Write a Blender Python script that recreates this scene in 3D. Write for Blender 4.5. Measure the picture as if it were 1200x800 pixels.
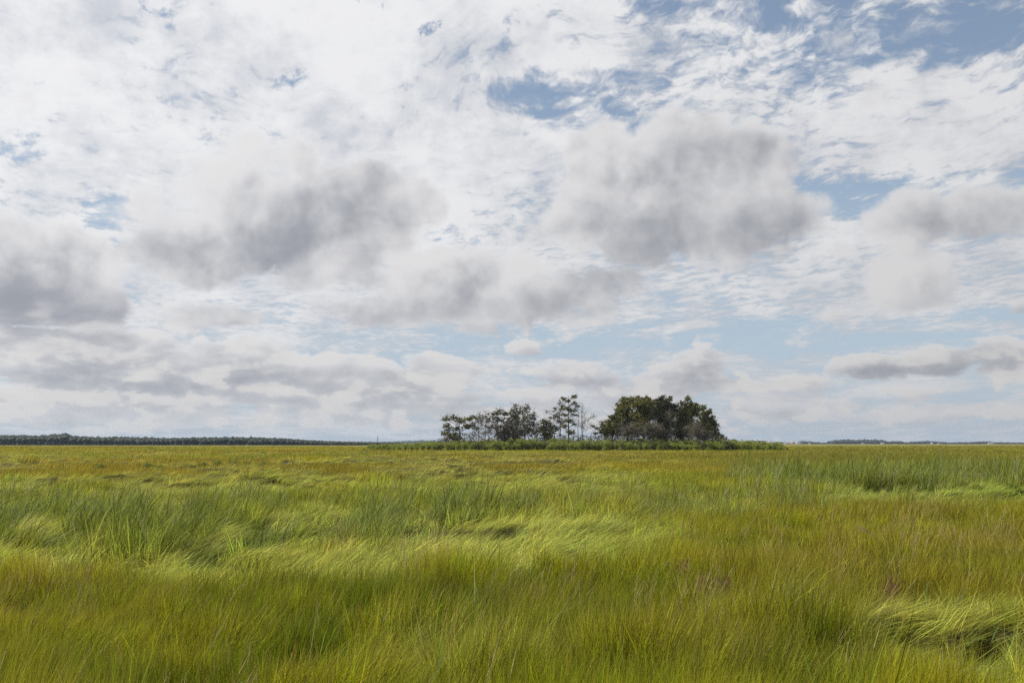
import bpy, math, random, os
import numpy as np
from mathutils import Vector, Matrix

scene = bpy.context.scene
for _o in list(bpy.data.objects):
    bpy.data.objects.remove(_o, do_unlink=True)
rad = math.radians

# ------------------------------------------------------------------ camera
EYE = 1.9
FPX = 1200 * 35.0 / 36.0                 # focal length in photograph pixels
PITCH = math.atan(119.5 / FPX)
cam_data = bpy.data.cameras.new("camera")
cam_data.lens = 35.0
cam_data.sensor_width = 36.0
cam_data.clip_start = 0.05
cam_data.clip_end = 30000
cam = bpy.data.objects.new("camera", cam_data)
cam.location = (0, 0, EYE)
cam.rotation_euler = (math.pi / 2 + PITCH, 0, 0)
scene.collection.objects.link(cam)
scene.camera = cam

scene.view_settings.view_transform = 'Standard'
scene.view_settings.look = 'None'
scene.view_settings.gamma = 1.0
scene.view_settings.exposure = 0.0
scene.view_settings.use_curve_mapping = False
scene.render.engine = 'CYCLES'
scene.cycles.use_denoising = False
scene.cycles.denoiser = 'OPENIMAGEDENOISE'
scene.cycles.denoising_input_passes = 'RGB_ALBEDO_NORMAL'
scene.cycles.max_bounces = 5
scene.cycles.diffuse_bounces = 3
scene.cycles.glossy_bounces = 2
scene.cycles.transmission_bounces = 3
scene.cycles.transparent_max_bounces = 8
scene.cycles.volume_bounces = 0
scene.cycles.use_adaptive_sampling = True
scene.cycles.adaptive_threshold = 0.01
scene.cycles.sample_clamp_indirect = 4.0

def pix_dir(px, py):
    a, b = (px - 600) / FPX, (400 - py) / FPX
    ct, st = math.cos(PITCH), math.sin(PITCH)
    v = Vector((a, ct - b * st, st + b * ct))
    return v.normalized()

def azel(px, py):
    d = pix_dir(px, py)
    return math.atan2(d.x, d.y), math.asin(d.z)

# ------------------------------------------------------------------ sun
SUN_AZ, SUN_EL = rad(-82), rad(47)       # azimuth from the view direction (+Y), positive to the right
sun_vec = Vector((math.sin(SUN_AZ) * math.cos(SUN_EL), math.cos(SUN_AZ) * math.cos(SUN_EL), math.sin(SUN_EL)))
sd = bpy.data.lights.new("sun", 'SUN')
sd.energy = 5.0
sd.angle = rad(0.6)
sd.color = (1.0, 0.955, 0.88)
sun = bpy.data.objects.new("sun", sd)
sun.rotation_euler = (-sun_vec).to_track_quat('-Z', 'Y').to_euler()
sun.location = (0, 0, 60)
scene.collection.objects.link(sun)

# ------------------------------------------------------------------ node helper
class NT:
    def __init__(self, tree):
        self.t = tree
        for n in list(tree.nodes):
            tree.nodes.remove(n)
    def node(self, kind, **kw):
        n = self.t.nodes.new(kind)
        for k, v in kw.items():
            setattr(n, k, v)
        return n
    def put(self, sock, val):
        if isinstance(val, S):
            self.t.links.new(val.s, sock)
        elif isinstance(val, bpy.types.NodeSocket):
            self.t.links.new(val, sock)
        else:
            try:
                sock.default_value = val
            except Exception:
                sock.default_value = (val, val, val)
    def m(self, op, a, b=None, c=None, clamp=False):
        n = self.node('ShaderNodeMath', operation=op)
        n.use_clamp = clamp
        self.put(n.inputs[0], a)
        if b is not None: self.put(n.inputs[1], b)
        if c is not None: self.put(n.inputs[2], c)
        return S(self, n.outputs[0])
    def step(self, x, lo, hi, a=0.0, b=1.0):
        n = self.node('ShaderNodeMapRange', interpolation_type='SMOOTHSTEP')
        self.put(n.inputs[0], x)
        self.put(n.inputs[1], lo); self.put(n.inputs[2], hi)
        self.put(n.inputs[3], a); self.put(n.inputs[4], b)
        return S(self, n.outputs[0])
    def vec(self, x, y, z=0.0):
        n = self.node('ShaderNodeCombineXYZ')
        for i, v in enumerate((x, y, z)): self.put(n.inputs[i], v)
        return S(self, n.outputs[0])
    def sep(self, v):
        n = self.node('ShaderNodeSeparateXYZ')
        self.put(n.inputs[0], v)
        return [S(self, o) for o in n.outputs]
    def vm(self, op, a, b=None):
        n = self.node('ShaderNodeVectorMath', operation=op)
        self.put(n.inputs[0], a)
        if b is not None:
            self.put(n.inputs[3 if op == 'SCALE' else 1], b)
        return S(self, n.outputs[1] if op in ('LENGTH', 'DOT_PRODUCT', 'DISTANCE') else n.outputs[0])
    def noise(self, v, scale, detail=5, rough=0.55, lac=2.0, dist=0.0, color=False, dims='3D'):
        n = self.node('ShaderNodeTexNoise', noise_dimensions=dims)
        self.put(n.inputs['Vector'], v)
        n.inputs['Scale'].default_value = scale
        n.inputs['Detail'].default_value = detail
        n.inputs['Roughness'].default_value = rough
        n.inputs['Lacunarity'].default_value = lac
        n.inputs['Distortion'].default_value = dist
        return S(self, n.outputs[1] if color else n.outputs[0])
    def billow(self, v, scale, detail=2.0):
        n = self.node('ShaderNodeTexVoronoi', feature='F1')
        n.normalize = False
        self.put(n.inputs['Vector'], v)
        n.inputs['Scale'].default_value = scale
        n.inputs['Detail'].default_value = detail
        n.inputs['Roughness'].default_value = 0.45
        n.inputs['Lacunarity'].default_value = 2.3
        d = S(self, n.outputs['Distance'])
        return 1.0 - d * d
    def mix(self, f, a, b):
        n = self.node('ShaderNodeMix', data_type='RGBA')
        n.clamp_factor = True
        self.put(n.inputs[0], f)
        self.put(n.inputs[6], (*a, 1) if isinstance(a, tuple) else a)
        self.put(n.inputs[7], (*b, 1) if isinstance(b, tuple) else b)
        return S(self, n.outputs[2])

class S:
    def __init__(self, nt, s): self.nt, self.s = nt, s
    def __add__(self, o): return self.nt.m('ADD', self, o)
    __radd__ = __add__
    def __mul__(self, o): return self.nt.m('MULTIPLY', self, o)
    __rmul__ = __mul__
    def __sub__(self, o): return self.nt.m('SUBTRACT', self, o)
    def __rsub__(self, o): return self.nt.m('SUBTRACT', o, self)
    def __truediv__(self, o): return self.nt.m('DIVIDE', self, o)
    def max(self, o): return self.nt.m('MAXIMUM', self, o)
    def min(self, o): return self.nt.m('MINIMUM', self, o)
    def clamp(self): return self.nt.m('ADD', self, 0.0, clamp=True)

# ------------------------------------------------------------------ sky: Nishita air with procedural clouds, a function of direction only
world = bpy.data.worlds.new("World")
scene.world = world
world.use_nodes = True
world.cycles.sampling_method = 'MANUAL'
world.cycles.sample_map_resolution = 256
w = NT(world.node_tree)
SKY = 0.11
sky = w.node('ShaderNodeTexSky', sky_type='NISHITA')
sky.sun_disc = False
sky.sun_elevation = SUN_EL
sky.sun_rotation = SUN_AZ
sky.altitude = 0
sky.air_density = 1.0
sky.dust_density = 1.6
sky.ozone_density = 1.0
tc = w.node('ShaderNodeTexCoord')
D = S(w, tc.outputs['Generated'])
dx, dy, dz = w.sep(D)
AZ = w.m('ARCTAN2', dx, dy)
EL = w.m('ARCSINE', dz)

warpc = w.noise(D, 7.0, 5, 0.55, color=True)
wx, wy, wz = w.sep(warpc)
WU = (wx - 0.5)
WV = (wy - 0.5)
def warped(amp_u, amp_v):
    return (AZ + WU * amp_u, EL + WV * amp_v)
V_soft = warped(0.10, 0.06)
V_mid = warped(0.05, 0.03)

warp2 = w.noise(D, 34.0, 5, 0.65, color=True)
ux, uy, uz = w.sep(warp2)
V_gap = (V_mid[0] + (ux - 0.5) * 0.11, V_mid[1] + (uy - 0.5) * 0.055)

def blob(vec, px, py, rx, ry, rot=0.0, prev=0.0):
    """paraboloid bump 1 - r^2 of an ellipse measured on the photograph, as a patch of sky"""
    a, e = azel(px, py)
    n = w.node('ShaderNodeMapping', vector_type='TEXTURE')
    # the third coordinate only chains the bumps one after another (it is divided by a million)
    w.put(n.inputs[0], w.vec(vec[0], vec[1], prev))
    n.inputs[1].default_value = (a, e, 0)
    n.inputs[2].default_value = (0, 0, rad(rot))
    n.inputs[3].default_value = (rx / FPX, ry / FPX, 1e6)
    v = S(w, n.outputs[0])
    return 1.0 - w.vm('DOT_PRODUCT', v, v)
def field(vec, lst):
    """largest weighted bump, and which side of its own cloud a direction is on (+1 sunny top left, -1 base)"""
    f, ws, vs = None, None, None
    for (px, py, rx, ry, rot, wt) in lst:
        a, e = azel(px, py)
        n = w.node('ShaderNodeMapping', vector_type='TEXTURE')
        w.put(n.inputs[0], w.vec(vec[0], vec[1], 0.0 if f is None else f))
        n.inputs[1].default_value = (a, e, 0)
        n.inputs[3].default_value = (rx / FPX, ry / FPX, 1e6)
        v = S(w, n.outputs[0])
        b = (1.0 - w.vm('DOT_PRODUCT', v, v)).max(0.0) * wt
        side = w.vm('DOT_PRODUCT', v, (-0.35, 0.95, 0.0)) * b
        f = b if f is None else f.max(b)
        ws = b if ws is None else ws + b
        vs = side if vs is None else vs + side
    return f, vs / ws.max(0.12)
def fsum(vec, lst, soft=False):
    f = None
    for (px, py, rx, ry, rot, wt) in lst:
        b = blob(vec, px, py, rx, ry, rot, 0.0 if f is None else f).max(0.0)
        b = (b * b * wt) if soft else (b * wt)
        f = b if f is None else f + b
    return f

# plane coordinates of a flat cloud deck seen in perspective
zc = dz.max(0.0) + 0.07
PX, PY = dx / zc, dy / zc
P = w.vec(PX, PY, 0.0)
# how far a direction lies outside the part of the sky the photograph shows
outside = w.step(w.m('ABSOLUTE', AZ), rad(27), rad(40)).max(w.step(EL, rad(25), rad(36)))

puff = w.noise(D, 12.0, 8, 0.60, lac=2.1)
# --- high thin deck (altocumulus and cirrus)
big = w.noise(P, 0.9, 3, 0.5)
fine = w.noise(w.vec(PX * 1.0 + WU * 0.5, PY * 0.58 + WV * 0.5, 3.0), 2.2, 7, 0.62)
rip = w.noise(w.vec(PX * 0.85 + PY * 0.15 + WV * 0.3, PY * 0.62 + WU * 0.3, 7.0), 17.0, 3, 0.62)
streak = w.noise(w.vec(AZ * 5.0, EL * 60.0 + AZ * 3.0, 0.0), 1.0, 7, 0.6, dist=0.2)
cover = fsum(V_soft, [
    (160, 60, 620, 290, 0, 0.66), (560, 60, 300, 170, 0, 0.06), (1040, 150, 330, 66, -6, 0.50),
    (250, 280, 420, 150, 0, 0.30), (960, 280, 130, 40, 0, 0.30), (560, 220, 200, 90, 0, 0.20),
    (700, 30, 120, 50, 0, 0.18), (1130, 345, 240, 30, 0, 0.42), (1080, 388, 200, 10, -2, 0.45), (800, 386, 90, 7, 0, 0.5), (900, 330, 200, 24, 0, 0.3), (1150, 300, 120, 20, 0, 0.3), (700, 320, 260, 50, 0, 0.12)])
gaps = fsum(V_gap, [
    (1120, 38, 220, 40, -6, 0.40), (930, 14, 90, 20, 0, 0.18), (690, 120, 150, 52, 0, 0.30), (760, 10, 55, 28, 0, 0.30),
    (130, 245, 45, 34, -20, 0.75), (336, 96, 24, 16, 20, 0.62), (15, 168, 45, 20, 10, 0.7), (548, 292, 26, 16, 0, 0.5),
    (1000, 232, 120, 26, 0, 0.42), (1185, 205, 60, 12, 0, 0.2), (235, 229, 12, 6, 0, 0.9), (500, 30, 22, 8, 0, 0.8), (600, 100, 50, 20, 0, 0.3),
    (900, 398, 360, 22, 0, 0.34), (620, 385, 160, 20, 0, 0.3), (860, 350, 60, 14, 0, 0.2), (1150, 365, 110, 10, 0, 0.3), (190, 5, 14, 10, 0, 0.5), (430, 8, 20, 6, 0, 0.6)])
lowband = w.step(EL, rad(2), rad(10))
hi_t = (big - 0.5) * 0.35 + (fine - 0.5) * 2.3 + (rip - 0.5) * 2.3 * lowband + (streak - 0.5) * (1.9 - lowband * 1.7) + cover - gaps * 1.15 + 0.06 + outside * 0.06
hi_mask = w.step(hi_t, -0.38, 0.45) * 0.97
hi_bright = w.step(hi_t.min(0.45) * 0.6 + (fine - 0.5) * 1.1 + (rip - 0.5) * 0.8 + (puff - 0.5) * 2.2, -0.35, 0.62)
# brighter towards the sun, the way a thin deck scatters
sdot = w.vm('DOT_PRODUCT', D, tuple(sun_vec))
glow = w.step(sdot, -0.3, 0.75, 0.84, 1.06)
hi_col = w.mix(hi_bright, (0.58, 0.605, 0.655), (0.85, 0.85, 0.86))

# --- cumulus
low = w.step(EL, rad(8.5), rad(5.5))
lowpuff = w.noise(w.vec(AZ * 22.0 + WU * 2.0, EL * 44.0, 2.0), 1.0, 6, 0.58)
Lx, Ly, Lz = -0.030, 0.0, 0.028
D2 = w.vm('ADD', D, (Lx, Ly, Lz))
puff2 = w.noise(D2, 13.0, 4, 0.5, lac=2.1)
puff1 = w.noise(D, 13.0, 4, 0.5, lac=2.1)
lowpuff2 = w.noise(w.vec(AZ * 22.0 + WU * 2.0 - 0.35, EL * 44.0 + 0.5, 2.0), 1.0, 2, 0.5)
Dw = w.vm('ADD', D, w.vm('SCALE', w.vm('SUBTRACT', warpc, (0.5, 0.5, 0.5)), 0.06))
bil = w.billow(Dw, 19.0)
bil2 = w.billow(w.vm('ADD', Dw, (-0.012, 0.0, 0.012)), 19.0)
relief = ((puff1 - puff2) * 0.6 + (bil - bil2) * 0.13) * (1.0 - low) + (lowpuff - lowpuff2) * low * 0.8                      # positive on the side turned to the sun
cum_list = [
    # x, y, rx, ry, rot, weight
    (320, 262, 200, 88, 0, 1.15), (420, 235, 120, 62, 0, 1.1), (250, 290, 130, 55, 0, 1.0), (330, 195, 90, 50, 0, 0.75),
    (40, 320, 110, 78, 0, 1.3), (95, 352, 62, 44, 0, 1.1), (-60, 300, 120, 70, 0, 1.1),
    (702, 195, 66, 70, 0, 1.2), (805, 188, 92, 74, 0, 1.2), (684, 240, 66, 52, 0, 1.0), (880, 195, 84, 62, 0, 1.15), (790, 262, 200, 70, 0, 1.15), (765, 215, 130, 70, 0, 1.2), (652, 268, 74, 40, 0, 0.85),
    (560, 338, 210, 56, 0, 1.05), (640, 345, 150, 44, 0, 0.95), (800, 300, 190, 34, 0, 0.7), (690, 335, 100, 40, 0, 0.9), (450, 360, 110, 34, 0, 0.85), (560, 385, 60, 16, 0, 0.5),
    (1065, 322, 86, 56, 0, 0.95), (1135, 255, 150, 50, 0, 0.85), (1010, 300, 44, 28, 0, 0.7), (985, 368, 40, 16, 0, 0.6), (1200, 360, 26, 14, 0, 0.7),
    (240, 362, 90, 24, 0, 0.8), (90, 405, 140, 30, 0, 1.0), (285, 428, 90, 44, 0, 1.15), (150, 440, 200, 44, 0, 1.15), (380, 462, 200, 34, 0, 1.0), (30, 440, 90, 30, 0, 0.8),
    (410, 440, 120, 30, 0, 0.8), (490, 438, 80, 30, 0, 1.0), (610, 408, 28, 12, 0, 0.6), (670, 438, 70, 24, 0, 0.9), (735, 450, 70, 26, 0, 0.8),
    (824, 428, 46, 26, 0, 1.0), (800, 450, 110, 26, 0, 0.8), (1165, 418, 50, 26, 0, 0.95), (1100, 424, 50, 20, 0, 0.9), (1025, 430, 62, 18, 0, 0.85), (940, 448, 60, 16, 0, 0.6), (1180, 432, 50, 18, 0, 0.8),
    (100, 478, 300, 30, 0, 0.9), (420, 474, 260, 34, 0, 0.85), (680, 480, 220, 34, 0, 0.7), (910, 484, 60, 16, 0, 0.8), (1100, 483, 130, 15, 0, 0.75), (870, 480, 26, 14, 0, 0.8), (980, 470, 200, 20, 0, 0.45),
]
cf, side = field(V_mid, cum_list)
rand_d = w.step(w.noise(w.vec(AZ * 1.0, EL * 1.8, 4.0), 3.0, 2, 0.5), 0.50, 0.70) * outside * w.step(EL, rad(60), rad(30))
cf = cf.max(rand_d * 1.1)
pf = ((puff - 0.5) * 0.8 + (bil - 0.6) * 0.16) * (1.0 - low) + (lowpuff - 0.5) * low * 1.5
ct = cf * 1.15 + pf * 2.35
cum_mask = w.step(ct, 0.14, 0.60)
thick = w.step(ct * 0.5 + cf * 0.6, 0.25, 1.35)
shade_list = [
    (290, 305, 190, 62, 0, 0.75), (430, 245, 130, 80, 0, 0.45), (320, 250, 190, 60, 0, 0.18),
    (50, 362, 150, 56, 0, 0.85), (20, 320, 140, 80, 0, 0.25), (735, 240, 80, 100, -12, 0.50), (885, 195, 110, 60, 0, 0.30), (790, 290, 260, 56, 0, 0.35),
    (560, 358, 230, 38, 0, 0.50), (1150, 250, 170, 50, 0, 0.30),
    (90, 412, 190, 30, 0, 0.55), (300, 446, 110, 30, 0, 0.60), (140, 460, 230, 30, 0, 0.55), (1130, 430, 120, 26, 0, 0.65), (1025, 436, 90, 18, 0, 0.5),
    (500, 456, 110, 24, 0, 0.45), (680, 450, 120, 22, 0, 0.45), (820, 444, 80, 24, 0, 0.50), (240, 368, 120, 24, 0, 0.45), (430, 450, 120, 20, 0, 0.3)]
sh = fsum(V_soft, shade_list, True).min(1.0) + outside * 0.35
bright_list = [(1060, 318, 90, 52, 0, 0.95), (540, 318, 90, 40, 0, 0.35), (690, 190, 50, 50, 0, 0.3), (700, 175, 40, 36, 0, 0.3), (800, 165, 60, 36, 0, 0.3), (475, 424, 26, 9, 0, 0.6), (820, 412, 26, 9, 0, 0.5),
    (330, 190, 120, 50, 0, 0.4), (1100, 478, 140, 12, 0, 0.7), (560, 312, 110, 22, 0, 0.25), (100, 495, 320, 18, 0, 0.5), (440, 492, 240, 18, 0, 0.3), (900, 474, 50, 10, 0, 0.5)]
br = fsum(V_mid, bright_list)
dark = thick * 0.28 + sh * 0.34 - side * 0.22 - br * 0.40 - relief * 1.8 - pf * 0.2 + 0.15
dark = w.step(dark, -0.05, 1.05)
cum_col = w.mix(dark, (0.76, 0.755, 0.762), (0.315, 0.33, 0.375))
# far clouds pick up the colour of the air in between
far = w.step(EL, rad(9), rad(0.5))
cum_col = w.mix(far * 0.35, cum_col, (0.55, 0.565, 0.60))
hi_col = w.mix(w.step(EL, rad(12), rad(2)) * 0.55, hi_col, (0.62, 0.645, 0.675))
cream = w.step(relief, 0.0, 0.07) * far
rim = w.step(ct, 0.75, 0.25) * w.step(side, 0.0, 0.6)
cum_col = w.mix(rim * 0.9, cum_col, (0.80, 0.80, 0.81))
cum_col = w.mix(cream * 0.6, cum_col, (0.78, 0.75, 0.71))

skycol = w.vm('SCALE', S(w, sky.outputs[0]), SKY)
skycol = w.mix(w.step(EL, rad(22), rad(3), 0.22, 0.78), skycol, (0.47, 0.575, 0.69))
col = w.mix(hi_mask, skycol, w.vm('SCALE', hi_col, glow))
col = w.mix(cum_mask * 0.97, col, w.vm('SCALE', cum_col, glow))
air = w.step(EL, rad(4), rad(0.0)) * 0.34
col = w.mix(air, col, (0.47, 0.49, 0.515))
bg = w.node('ShaderNodeBackground')
w.put(bg.inputs[0], w.vm('SCALE', col, 10.0))
bg.inputs[1].default_value = 0.1
out = w.node('ShaderNodeOutputWorld')
w.t.links.new(bg.outputs[0], out.inputs[0])

# ================================================================== helpers
rng = np.random.default_rng(7)
random.seed(7)
COL = scene.collection

def tag(o, label=None, cat=None, group=None, kind=None):
    if label: o["label"] = label
    if cat: o["category"] = cat
    if group: o["group"] = group
    if kind: o["kind"] = kind
    return o

def np_mesh(name, verts, faces_flat, face_sizes, mats=(), smooth=False):
    me = bpy.data.meshes.new(name)
    verts = np.asarray(verts, dtype=np.float32).reshape(-1, 3)
    ff = np.asarray(faces_flat, dtype=np.int32).ravel()
    fs = np.asarray(face_sizes, dtype=np.int32).ravel()
    me.vertices.add(len(verts)); me.vertices.foreach_set("co", verts.ravel())
    me.loops.add(len(ff)); me.loops.foreach_set("vertex_index", ff)
    me.polygons.add(len(fs))
    st = np.concatenate(([0], np.cumsum(fs)[:-1])).astype(np.int32) if len(fs) else np.zeros(0, np.int32)
    me.polygons.foreach_set("loop_start", st)
    me.update(calc_edges=True)
    me.validate()
    if smooth: me.polygons.foreach_set("use_smooth", np.ones(len(fs), dtype=bool))
    for m_ in mats: me.materials.append(m_)
    return me

def obj_of(name, me, parent=None, loc=(0, 0, 0), coll=None):
    o = bpy.data.objects.new(name, me)
    o.location = loc
    (coll or COL).objects.link(o)
    if parent: o.parent = parent
    return o

def attr_color(me, name, arr):
    a = me.attributes.new(name, 'FLOAT_COLOR', 'POINT')
    a.data.foreach_set("color", np.asarray(arr, dtype=np.float32).ravel())

# lattice noise in numpy (for placing things)
_perm = np.random.default_rng(3).random((257, 257)).astype(np.float64)
def vnoise(x, y, seed=0):
    x = np.asarray(x, float) + seed * 17.13; y = np.asarray(y, float) + seed * 9.71
    xi, yi = np.floor(x).astype(int), np.floor(y).astype(int)
    fx, fy = x - xi, y - yi
    fx, fy = fx * fx * (3 - 2 * fx), fy * fy * (3 - 2 * fy)
    a, b = _perm[xi % 257, yi % 257], _perm[(xi + 1) % 257, yi % 257]
    c, d = _perm[xi % 257, (yi + 1) % 257], _perm[(xi + 1) % 257, (yi + 1) % 257]
    return (a * (1 - fx) + b * fx) * (1 - fy) + (c * (1 - fx) + d * fx) * fy
def fbm(x, y, octv=4, seed=0):
    s, amp, tot = 0.0, 1.0, 0.0
    for i in range(octv):
        s = s + amp * vnoise(x * 2 ** i, y * 2 ** i, seed + i * 5); tot += amp; amp *= 0.5
    return s / tot
def sstep(x, a, b):
    t = np.clip((x - a) / (b - a), 0, 1)
    return t * t * (3 - 2 * t)

CANOPY = 0.42
K = FPX * (EYE - CANOPY)
def to_uv(x, y):
    """photograph position of a point of the canopy on the ground plane"""
    y = np.maximum(y, 0.5)
    return 600 + FPX * x / y, 519.5 + K / y
def at(px, py, h=0.0):
    """ground point seen at a photograph position, for something at height h"""
    d = FPX * (EYE - h) / (py - 519.5)
    return ((px - 600) / FPX * d, d)
def spot(u, v, cx, cy, rx, ry, soft=0.5):
    r = np.sqrt(((u - cx) / rx) ** 2 + ((v - cy) / ry) ** 2)
    return 1 - sstep(r, 1 - soft, 1 + soft)

# ------------------------------------------------------------------ relief of the marsh
def zones(x, y):
    u, v = to_uv(x, y)
    n1 = fbm(x * 0.35, y * 0.35, 4, 1) - 0.5
    n2 = fbm(x * 1.2, y * 1.2, 3, 2) - 0.5
    dd = np.maximum(v - 519.5, 1)
    uj, vj = u + n1 * 90, v + n1 * dd * 0.26 + n2 * dd * 0.10
    z = dict(u=u, v=v, uj=uj, vj=vj)
    L = np.zeros_like(x)
    for s_ in [(285, 642, 215, 22, .25), (40, 630, 120, 15, .35), (650, 618, 150, 26, .3), (500, 622, 80, 12, .4),
               (1140, 733, 135, 34, .3), (1085, 690, 110, 13, .5), (1090, 573, 170, 10, .25)]:
        L = np.maximum(L, spot(uj, vj, *s_))
    L = np.maximum(L, 0.6 * spot(uj, vj, 555, 742, 110, 22, .5))
    # combed-over patches of the middle distance, left
    far = sstep(v, 585, 570) * sstep(v, 524, 531)
    patch = fbm(x * 0.22, y * 0.10, 3, 9)
    L = np.maximum(L, far * sstep(patch, 0.46, 0.56) * sstep(u, 900, 640))
    C = np.zeros_like(x)
    for s_ in [(200, 598, 270, 25, .25), (20, 598, 160, 24, .3), (430, 596, 210, 22, .3), (600, 586, 90, 11, .4), (780, 581, 130, 12, .4), (920, 576, 90, 9, .5)]:
        C = np.maximum(C, spot(uj, vj, *s_))
    B = np.zeros_like(x)       # the tall dark band on the right
    for s_ in [(1080, 556, 190, 9, .35), (930, 553, 70, 6, .4), (1200, 562, 70, 10, .4)]:
        B = np.maximum(B, spot(uj, vj, *s_))
    L = np.maximum(L, spot(uj, vj, 1090, 573, 160, 9, .3))
    clump = sstep(fbm(x * 1.25, y * 0.65, 3, 61), 0.43, 0.51)
    L = np.maximum(L, C * (1 - clump) * 0.75 * (v > 570))
    C = C * clump
    C = C * (1 - np.clip(L, 0, 1) * 0.8); L = L * (1 - B * (v < 566))
    B = B * sstep(v, 567, 563)
    z.update(L=L, C=C, B=B)
    hol = np.zeros_like(x)
    for s_ in [(490, 692, 75, 13, .5), (450, 682, 40, 10, .5), (235, 628, 34, 12, .5), (205, 590, 30, 7, .5), (310, 605, 44, 12, .5), (405, 600, 50, 8, .5),
               (612, 610, 26, 4, .5), (652, 624, 22, 7, .5), (700, 628, 46, 6, .5), (696, 643, 14, 4, .5), (30, 790, 60, 12, .5), (120, 640, 40, 6, .5),
               (1150, 706, 80, 7, .5), (1080, 703, 80, 6, .5), (925, 753, 30, 5, .5), (955, 557, 34, 6, .5), (1060, 567, 60, 4, .5), (1180, 575, 30, 3, .5), (290, 618, 60, 6, .5), (520, 606, 60, 6, .5), (90, 612, 50, 5, .5)]:
        hol = np.maximum(hol, spot(uj, v + n2 * dd * .15, *s_))
    z['hol'] = hol
    return z

def ground_z(x, y, z=None):
    r = np.hypot(x, y)
    zz = 0.10 * (fbm(x * 0.25, y * 0.25, 3, 21) - 0.5) + 0.20 * (fbm(x * 0.9, y * 0.9, 3, 22) - 0.5)
    if z is not None:
        zz = zz + z['L'] * (0.02 + 0.55 * np.maximum(fbm(x * 0.75, y * 0.75, 3, 23) - 0.5, -0.12) * sstep(r, 5, 9) * (1 + sstep(r, 25, 55) * 1.6)) - 0.27 * z['hol']
    zz = zz * (1 - sstep(r, 120, 300))
    zz = zz + 0.36 * sstep(r, 420, 520)
    ix, iy = ISL
    e = np.sqrt(((x - ix) / 62.0) ** 2 + ((y - iy) / 24.0) ** 2)
    zz = zz + 0.45 * (1 - sstep(e, 0.5, 1.1))
    return zz
DI = 232.0
def isl_x(px, d=DI): return (px - 600) / FPX * d
ISL = (isl_x(675), DI + 22)

# ================================================================== materials
def new_mat(name):
    m_ = bpy.data.materials.new(name); m_.use_nodes = True
    nt = NT(m_.node_tree)
    o = nt.node('ShaderNodeOutputMaterial')
    return m_, nt, o
def leafy(nt, o, color, trans=0.35, rough=0.6, tcol=None, spec=0.2):
    p = nt.node('ShaderNodeBsdfPrincipled')
    nt.put(p.inputs['Base Color'], color)
    p.inputs['Roughness'].default_value = rough
    p.inputs['Specular IOR Level'].default_value = spec
    t = nt.node('ShaderNodeBsdfTranslucent')
    nt.put(t.inputs[0], tcol if tcol is not None else color)
    mx = nt.node('ShaderNodeMixShader')
    nt.put(mx.inputs[0], trans)
    nt.t.links.new(p.outputs[0], mx.inputs[1]); nt.t.links.new(t.outputs[0], mx.inputs[2])
    nt.t.links.new(mx.outputs[0], o.inputs[0])
def attr(nt, name, kind='GEOMETRY'):
    n = nt.node('ShaderNodeAttribute'); n.attribute_name = name; n.attribute_type = kind
    return n

def grass_material(name, tipcol, tip_amt, dark_root, trans=0.38, spec=0.25, rough=0.5, dead=(0.34, 0.26, 0.07), deadlim=0.90):
    m_, nt, o = new_mat(name)
    tint = attr(nt, 'tint', 'INSTANCER'); b = attr(nt, 'blade')
    sep = nt.node('ShaderNodeSeparateColor'); nt.put(sep.inputs[0], b.outputs['Color'])
    rnd, t, rnd2 = S(nt, sep.outputs[0]), S(nt, sep.outputs[1]), S(nt, sep.outputs[2])
    base = S(nt, tint.outputs['Color'])
    val = 0.42 + rnd * rnd * 1.35 + rnd * 0.15
    c = nt.vm('SCALE', base, val)
    # some blades yellowed or dead
    c = nt.mix(nt.step(rnd2, deadlim, deadlim + 0.04) * 0.7, c, dead)
    c = nt.mix(nt.step(rnd2, 0.06, 0.01) * 0.6, c, (0.24, 0.10, 0.02))
    alpha = S(nt, tint.outputs['Alpha'])
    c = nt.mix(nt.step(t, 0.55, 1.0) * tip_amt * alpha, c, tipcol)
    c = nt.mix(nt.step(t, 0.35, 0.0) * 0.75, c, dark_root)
    leafy(nt, o, c, trans, rough, spec=spec)
    return m_
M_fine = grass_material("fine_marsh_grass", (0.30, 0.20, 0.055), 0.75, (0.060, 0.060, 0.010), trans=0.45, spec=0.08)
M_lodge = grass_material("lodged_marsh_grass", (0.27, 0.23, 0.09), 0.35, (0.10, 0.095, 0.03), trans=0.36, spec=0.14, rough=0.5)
M_coarse = grass_material("coarse_cordgrass", (0.25, 0.27, 0.11), 0.4, (0.055, 0.055, 0.022), trans=0.40, spec=0.12, rough=0.5, dead=(0.46, 0.42, 0.24), deadlim=0.88)  # pale dead blades, their paleness also paints in leaf glints

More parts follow.
